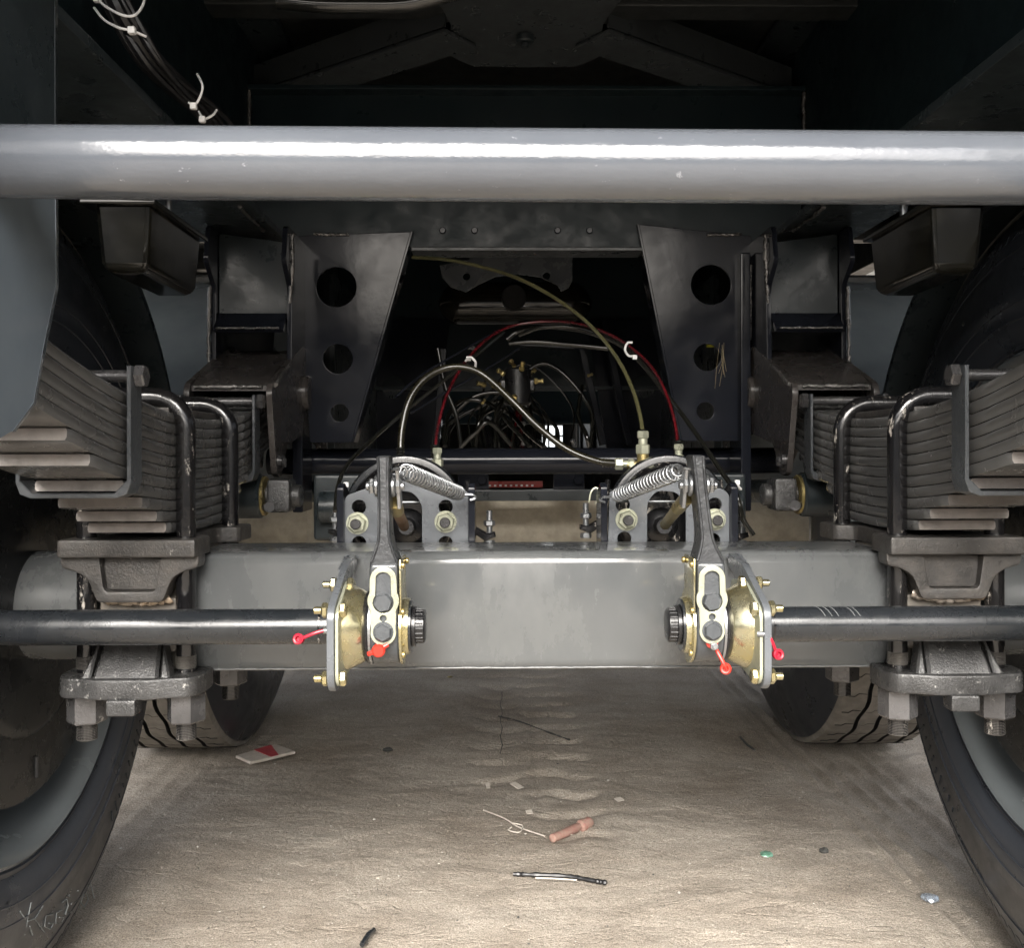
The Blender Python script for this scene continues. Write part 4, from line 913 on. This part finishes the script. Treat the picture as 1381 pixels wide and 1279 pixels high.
# relay valve with brass fittings
rv = thing('relay_valve', 'small air valve with brass fittings in the dark centre behind the hoses', 'valve', P(700, 515, 2.0))
c_ = P(698, 520, 2.0)
MB().cyl(c_ - Vector((0, 0, .04)), c_ + Vector((0, 0, .035)), .028, 24, bev=.004).box(c_.x - .036, c_.x + .036, 1.99, 2.04, c_.z - .012, c_.z + .012, .004).build('valve_body', 'black_plastic', rv)
for a, b, d in ((720, 514, (1, 0, 0)), (676, 520, (-1, 0, 0)), (703, 500, (.2, -.5, 1)), (694, 535, (0, -1, -.2)), (680, 505, (-.7, -.6, .4))):
    fitting(rv, P(a, b, 1.97), d, 'brass', .7)

rc = random.Random(21)
for k in range(16):
    x0_, x1_ = rc.uniform(585, 700), rc.uniform(650, 800); yt_ = rc.uniform(490, 570); Yh = rc.uniform(2.02, 2.45)
    pts_ = [(x0_, 606, Yh), (x0_ + rc.uniform(-6, 14), (606 + yt_) / 2, Yh + .03), ((x0_ + x1_) / 2, yt_, Yh + .05), (x1_ - rc.uniform(-4, 12), (600 + yt_) / 2, Yh + .03), (x1_, 606, Yh)]
    mm_ = rc.choice(('cable_black', 'hose_black', 'hose_black', 'hose_red')); h_ = hose('thin dark red hose in the tangled bundle in the dark centre' if mm_ == 'hose_red' else 'thin black hose in the tangled bundle in the dark centre', pts_, rc.choice((.0025, .0035, .0045)), mm_, 'tangled hose bundle')
for k, (px, py) in enumerate(((655, 520), (663, 565), (705, 600), (650, 545), (722, 498), (688, 486), (640, 470), (792, 507), (776, 602), (700, 572))):
    c_ = P(px, py, 2.0 + .02 * k); q_ = thing('hose_fitting', 'small metal hose fitting glinting in the dark centre', 'fitting', c_, 'small fittings in the dark centre')
    fitting(q_, c_, (rc.uniform(-1, 1), -.3, rc.uniform(-1, 1)), rc.choice(('brass', 'silver_zinc', 'silver_zinc')), rc.uniform(.4, .8))
for px0, py0, px1, py1, Yb, lab in ((598, 470, 588, 600, 2.3, 'thin dark upright strut left of the hose bundle'), (785, 470, 815, 600, 2.4, 'slanted dark strut right of the hose bundle'), (815, 430, 850, 600, 2.5, 'second slanted dark strut beside the right gusset plate'), (700, 462, 775, 466, 2.3, 'level dark rail above the air valve')):
    a_, b_ = P(px0, py0, Yb), P(px1, py1, Yb); dd_ = (b_ - a_).normalized(); nn_ = Vector((-dd_.z, 0, dd_.x)) * .008
    tag(MB().prism([a_ + nn_, b_ + nn_, b_ - nn_, a_ - nn_], (0, .05, 0), .0015).build('strut', 'hanger_paint'), lab, 'strut')

# ------------------------------------------------------------------ deeper structure
tk = thing('air_tank', 'dark air tank lying crosswise high behind the crossmember', 'tank', (0, 2.2, 1.0))
ta_, tb_ = P(590, 405, 2.25), P(800, 405, 2.25)
m_ = MB(); L = tb_.x - ta_.x; m_.lathe((ta_.x, 2.30, ta_.z), (1, 0, 0), [(0, .01), (.01, .03), (.03, .047), (.05, .05), (L - .05, .05), (L - .03, .047), (L - .01, .03), (L, .01)], 40); m_.build('shell', 'stop_rubber', tk, 60)
c_ = P(693, 400, 2.22); MB().cyl(c_ + Vector((0, .05, 0)), c_, .028, 32, bev=.003).build('port_cap', 'groove_black', tk)
Yp = 2.12
ol = rnd(xz(P(593, 362, Yp), P(632, 352, Yp), P(634, 343, Yp), P(772, 343, Yp), P(772, 395, Yp), P(752, 398, Yp), P(593, 398, Yp)), [.004, .01, .002, .002, .02, .02, .03], 4)
arcs = [P(632, 399, Yp), P(645, 384, Yp), P(668, 373, Yp), P(700, 370, Yp), P(730, 374, Yp), P(752, 385, Yp), P(760, 397, Yp)]
ol2 = xz(P(593, 358, Yp), P(633, 350, Yp), P(633, 344, Yp), P(772, 344, Yp), P(772, 378, Yp), P(767, 388, Yp), P(757, 393, Yp)) + xz(*arcs[::-1][1:-1]) + xz(P(628, 394, Yp), P(608, 387, Yp), P(596, 374, Yp))
tbk = thing('tank_bracket', 'light grey bracket plate with two small holes under the crossmember', 'bracket', P(682, 345, Yp))
plate('plate', 'XZ', ol2, [circ(P(629, 373, Yp).x, P(629, 373, Yp).z, .008, 16), circ(P(737, 372, Yp).x, P(737, 372, Yp).z, .008, 16)], Yp, .006, 'plate_grey', tbk, .0008)
MB().box(P(636, 340, Yp).x, P(730, 340, Yp).x, Yp - .01, Yp + .03, P(680, 344, Yp).z, P(680, 340, Yp).z + .01, .001).build('top_flange', 'pale_zinc', tbk)
# second crossmember, third one, dark cross channel
for Y, lab in ((2.62, 'plain dark crossmember plate deep behind the hoses'), (3.55, 'deepest dark crossmember plate near the front of the trailer')):
    o = thing('crossmember', lab, 'crossmember', (0, Y, 1.05), 'deep crossmembers')
    MB().box(-.479, .479, Y, Y + .008, .86 if Y < 3 else .80, 1.40).build('web', 'web_paint', o)
    MB().box(-.479, .479, Y - .04, Y + .04, .852 if Y < 3 else .79, .86 if Y < 3 else .80, .001).build('lower_flange', 'web_paint', o)
for s in (-1, 1):
    q_ = thing('deep_hanger', 'dark %s hanger plate with round holes deep behind the hoses' % SIDE[s], 'hanger', (s * .38, 2.3, .7), 'deep hangers')
    Yd = 2.62
    ol = rnd([(s * .18, 1.04), (s * .44, 1.04), (s * .44, .64), (s * .24, .64)], .01, 2)
    plate('plate', 'XZ', ol, [circ(s * .33, .86, .03)], Yd - .02, .006, 'hanger_paint', q_)
    MB().box(*sorted((s * .375, s * .39)), 1.95, 3.2, .60, 1.04, .002).build('side_plate', 'chassis_paint', q_)
zz0, zz1 = P(700, 676, 2.15).z, P(700, 661, 2.15).z
cc = thing('cross_channel', 'dark narrow channel just above the tan second axle', 'channel', (0, 2.15, zz0))
MB().box(-.42, .42, 2.15, 2.20, zz0, zz1, .002).build('channel', 'chassis_paint', cc)
for px in (638, 768):
    x0 = P(px, 655, 2.2).x; MB().box(x0 - .035, x0 + .035, 2.22, 2.225, zz1 - .01, zz1 + .05, .002).hexa((x0 + .02, 2.215, zz1 + .02), (x0 + .02, 2.205, zz1 + .02), .02).build('tab', 'hanger_paint', cc)
a_, b_ = P(655, 658, 2.6), P(732, 649, 2.6)
rl = thing('red_label_strip', 'red strip with white dashes low in the dark centre above the channel', 'label', (a_ + b_) / 2)
MB().box(a_.x, b_.x, 2.6, 2.61, a_.z, b_.z, .001).build('strip', 'red_plastic', rl)
m_ = MB()
for k in range(9):
    x = a_.x + .008 + k * .014; m_.box(x, x + .006, 2.5975, 2.5995, a_.z + .003, a_.z + .008)
m_.build('white_mark', 'white_plastic', rl)
for px, py in ((685, 655), (764, 650)):
    pass
# red tail panels far ahead and the building behind with its bright window
wl = thing('building', 'dark building wall with a bright arched window far beyond the trailer', 'building', (0, 16, 0))
Yw = 16
hw = [P(733, 588, Yw), P(733, 552, Yw), P(736, 544, Yw), P(742, 552, Yw), P(752, 560, Yw), P(757, 575, Yw), P(757, 600, Yw), P(733, 592, Yw)]
x0, x1 = P(731, 570, Yw).x, P(759, 570, Yw).x; z0, z1 = P(740, 603, Yw).z, P(740, 560, Yw).z; zt = P(740, 543, Yw).z
arch = [(x0, z0), (x1, z0)] + [((x0 + x1) / 2 + (x1 - x0) / 2 * math.cos(math.pi * k / 14), z1 + (zt - z1) * math.sin(math.pi * k / 14)) for k in range(15)]
MB().box(-30, x0, Yw, Yw + .2, -.2, 7).box(x1, 30, Yw, Yw + .2, -.2, 7).box(x0, x1, Yw, Yw + .2, -.2, z0).box(x0, x1, Yw, Yw + .2, zt, 7).build('wall', 'wall_dark', wl, 0)
n_ = len(arch); xm0 = (x0 + x1) / 2
for sgn in (-1, 1):
    cnr = [Vector((xm0 + sgn * (x1 - x0) / 2, Yw, zt))] + [Vector((xm0 + sgn * (x1 - x0) / 2 * math.cos(math.pi * k / 14), Yw, z1 + (zt - z1) * math.sin(math.pi * k / 14))) for k in range(8)]
    MB().prism([c + Vector((0, .01, 0)) for c in cnr], (0, .18, 0)).build('arch_corner', 'wall_dark', wl, 0)
wd = MB(); 
for k in range(2):
    xm_ = x0 + (x1 - x0) * (k + 1) / 3; wd.box(xm_ - .012, xm_ + .012, Yw + .06, Yw + .09, z0, zt)
for k in range(3):
    zm = z0 + (zt - z0) * (k + 1) / 4; wd.box(x0, x1, Yw + .065, Yw + .085, zm - .012, zm + .012)
wd = wd.build('window_bar', 'wall_dark', wl)
MB().box(x0 - .05, x1 + .05, Yw + .10, Yw + .11, z0 - .05, zt + .05).build('pane', 'window_glow', wl)

yw = thing('sky_blocker_wall', 'unseen grey wall added behind the camera to block the low sky', 'wall', (0, -9, 0))  # unseen, added to cut the low sky out of the reflections
MB().box(-40, 40, -9.3, -9, -.2, 2.3).build('wall', 'blocker_render', yw, 0)
MB().box(-40, 40, -9.36, -8.94, 2.3, 2.38, .01).build('coping', 'blocker_render', yw, 0)

# ------------------------------------------------------------------ litter on the sand
def G(px, py): return PZ(px, py, .004)
c_ = G(357, 1024)
pk = thing('cigarette_packet', 'flattened white and red packet lying on the sand at the left', 'packet', c_)
corn = [G(318, 1026), G(338, 1035), G(398, 1020), G(372, 1010)]
MB().prism([p + Vector((0, 0, .004)) for p in corn], (0, 0, .007), .0015).build('carton', 'card_white', pk)
a = [corn[0].lerp(corn[3], .45), corn[1].lerp(corn[2], .45), corn[1].lerp(corn[2], .62), corn[0].lerp(corn[3], .88)]
MB().prism([p + Vector((0, -.0008, .0112)) for p in a], (0, 0, .001)).build('red_band', 'card_red', pk)
b0, b1 = G(744, 1135), G(796, 1112); b0.z = b1.z = .008
rt = thing('red_plastic_plug', 'dusty red plastic plug with flanged head lying on the sand', 'plug', b0)
m_ = MB(); d = (b1 - b0); L = d.length
m_.lathe(b0, d, [(0, .004), (.002, .0075), (L * .62, .0085), (L * .66, .006), (L * .72, .0055), (L * .74, .0105), (L * .82, .011), (L * .84, .008), (L * .95, .0105), (L, .008)], 24); m_.build('body', 'dusty_red', rt, 50)
m_ = MB(); m_.tube(spline([G(652, 1096) + Vector((0, 0, .004)), G(680, 1110) + Vector((0, 0, .008)), G(700, 1120) + Vector((0, 0, .005)), G(735, 1133) + Vector((0, 0, .006))], 8), .0014, 6)
m_.tube(spline([G(690, 1120) + Vector((0, 0, .005)), G(686, 1124) + Vector((0, 0, .005)), G(700, 1127) + Vector((0, 0, .005)), G(705, 1119) + Vector((0, 0, .006)), G(692, 1116) + Vector((0, 0, .007))], 6), .0013, 6)
tag(m_.build('string', 'card_white', None), 'pale string with a knot lying left of the red plug', 'string')
m_ = MB(); pp = spline([G(692, 1182), G(720, 1183), G(765, 1185), G(800, 1191), G(818, 1194)], 8)
m_.tube([p + Vector((0, 0, .003)) for p in pp], .0036, 8, lump=.5)
st = thing('dark_stick', 'dark blue-black stick with a white side lying on the sand', 'stick', pp[0]); m_.build('stick', 'cable_black', st)
pp = spline([G(722, 1188), G(750, 1189), G(778, 1191)], 8); MB().tube([p + Vector((0, -.003, .005)) for p in pp], .0012, 8).build('peeled_edge', 'card_white', st)
m_ = MB(); m_.tube([G(488, 1279) + Vector((0, 0, .004)), G(497, 1268) + Vector((0, 0, .007)), G(504, 1260) + Vector((0, 0, .005))], .0038, 8)
tag(m_.build('rubber_scrap', 'shaft_black', None), 'short dark rubber scrap at the bottom edge of the sand', 'scrap')
def pebble(px, py, r, m, label, cat, flat=.5, name='pebble', group=None):
    bm = bmesh.new(); bmesh.ops.create_icosphere(bm, subdivisions=2, radius=r); c_ = G(px, py); c_.z = r * flat * .6
    for v in bm.verts:
        v.co *= 1 + .35 * noise.noise(v.co * (1.2 / r) + Vector((px, py, 0))); v.co.z *= flat; v.co += c_
    me = bpy.data.meshes.new(name); bm.to_mesh(me); bm.free(); return tag(link_mesh(name, me, m, None, 0), label, cat, group)
pebble(1033, 1152, .012, 'green_glass', 'pale green glass bit half buried in the sand', 'glass bit', .35, 'glass_bit')
pebble(1111, 1147, .008, 'stone', 'small black stone on the sand right of the green bit', 'stone', .6)
pebble(1255, 1211, .012, 'foil', 'crumpled silver-blue foil ball near the right tyre', 'foil', .45, 'foil_scrap')
pebble(523, 1010, .012, 'stone', 'dark clod on the sand near the centre left', 'clod', .3, 'clod')
pebble(607, 912, .008, 'brass', 'yellowish leaf scrap on the sand just under the beam', 'scrap', .3, 'leaf_scrap')
for px, py, w, h_, lab in ((697, 1064, .008, .012, 'white paper scrap standing left of its neighbour above the string'), (658, 1064, .004, .010, 'thin white splinter on the sand above the string'), (714, 1100, .006, .006, 'tiny square white chip above the red plug'), (835, 1083, .008, .006, 'bent white paper corner right of the red plug')):
    c_ = G(px, py); MBx = MB().box(-w, w, -h_, h_, -.0006, .0006, 0, mtx=Matrix.Translation(c_ + Vector((0, 0, .006))) @ Matrix.Rotation(R(px % 50), 4, 'Z') @ Matrix.Rotation(R(14), 4, 'X'))
    tag(MBx.build('paper_scrap', 'card_white', None, 0), lab, 'scrap')
pp = [G(998, 996), G(1008, 1007), G(1018, 1014)]; tag(MB().tube([p + Vector((0, 0, .003)) for p in pp], .0025, 6, lump=.3).build('twig', 'stone'), 'short dark twig on the sand below the right adjuster', 'twig')
pp = [G(676 + 1.5 * math.sin(q * 1.7), 935 + q * 6) for q in range(15)]; tag(MB().tube([p + Vector((0, 0, .0028)) for p in pp], .0009, 5, lump=.6).build('twig', 'stone'), 'long thin dark twig lying along the middle print', 'twig')
pp = spline([G(672, 968), G(700, 975), G(740, 990), G(768, 1000)], 6); tag(MB().tube([p + Vector((0, 0, .003)) for p in pp], .0019, 6, lump=.9).build('root', 'stone'), 'dark curved root across the middle print', 'root')
m_ = MB(); 
for k in range(3800):
    x, y = random.uniform(-.75, .75), random.uniform(1.3, 3.2) if k % 3 else random.uniform(1.3, 2.0); r = random.choice((.0007, .0009, .0009, .0012, .0016, .0026 if k % 7 == 0 else .001)) * random.uniform(.7, 1.3); z = .004 + random.uniform(0, .004)
    m_.mi = 0 if random.random() < .2 else 1 if random.random() < .25 else 2
    vs = [Vector((x, y, z)) + Vector((r * a * random.uniform(.7, 1.3), r * b * random.uniform(.7, 1.3), r * c * .7)) for a, b, c in ((1, 0, 0), (0, 1, 0), (-1, 0, 0), (0, -1, 0), (0, 0, 1))]
    v = [m_.bm.verts.new(p) for p in vs]
    for a, b in ((0, 1), (1, 2), (2, 3), (3, 0)): f = m_.bm.faces.new((v[a], v[b], v[4])); f.material_index = m_.mi
tag(m_.build('grit', ['pale_stone', 'stone', 'sand'], None, 0), None, None, None, 'stuff')
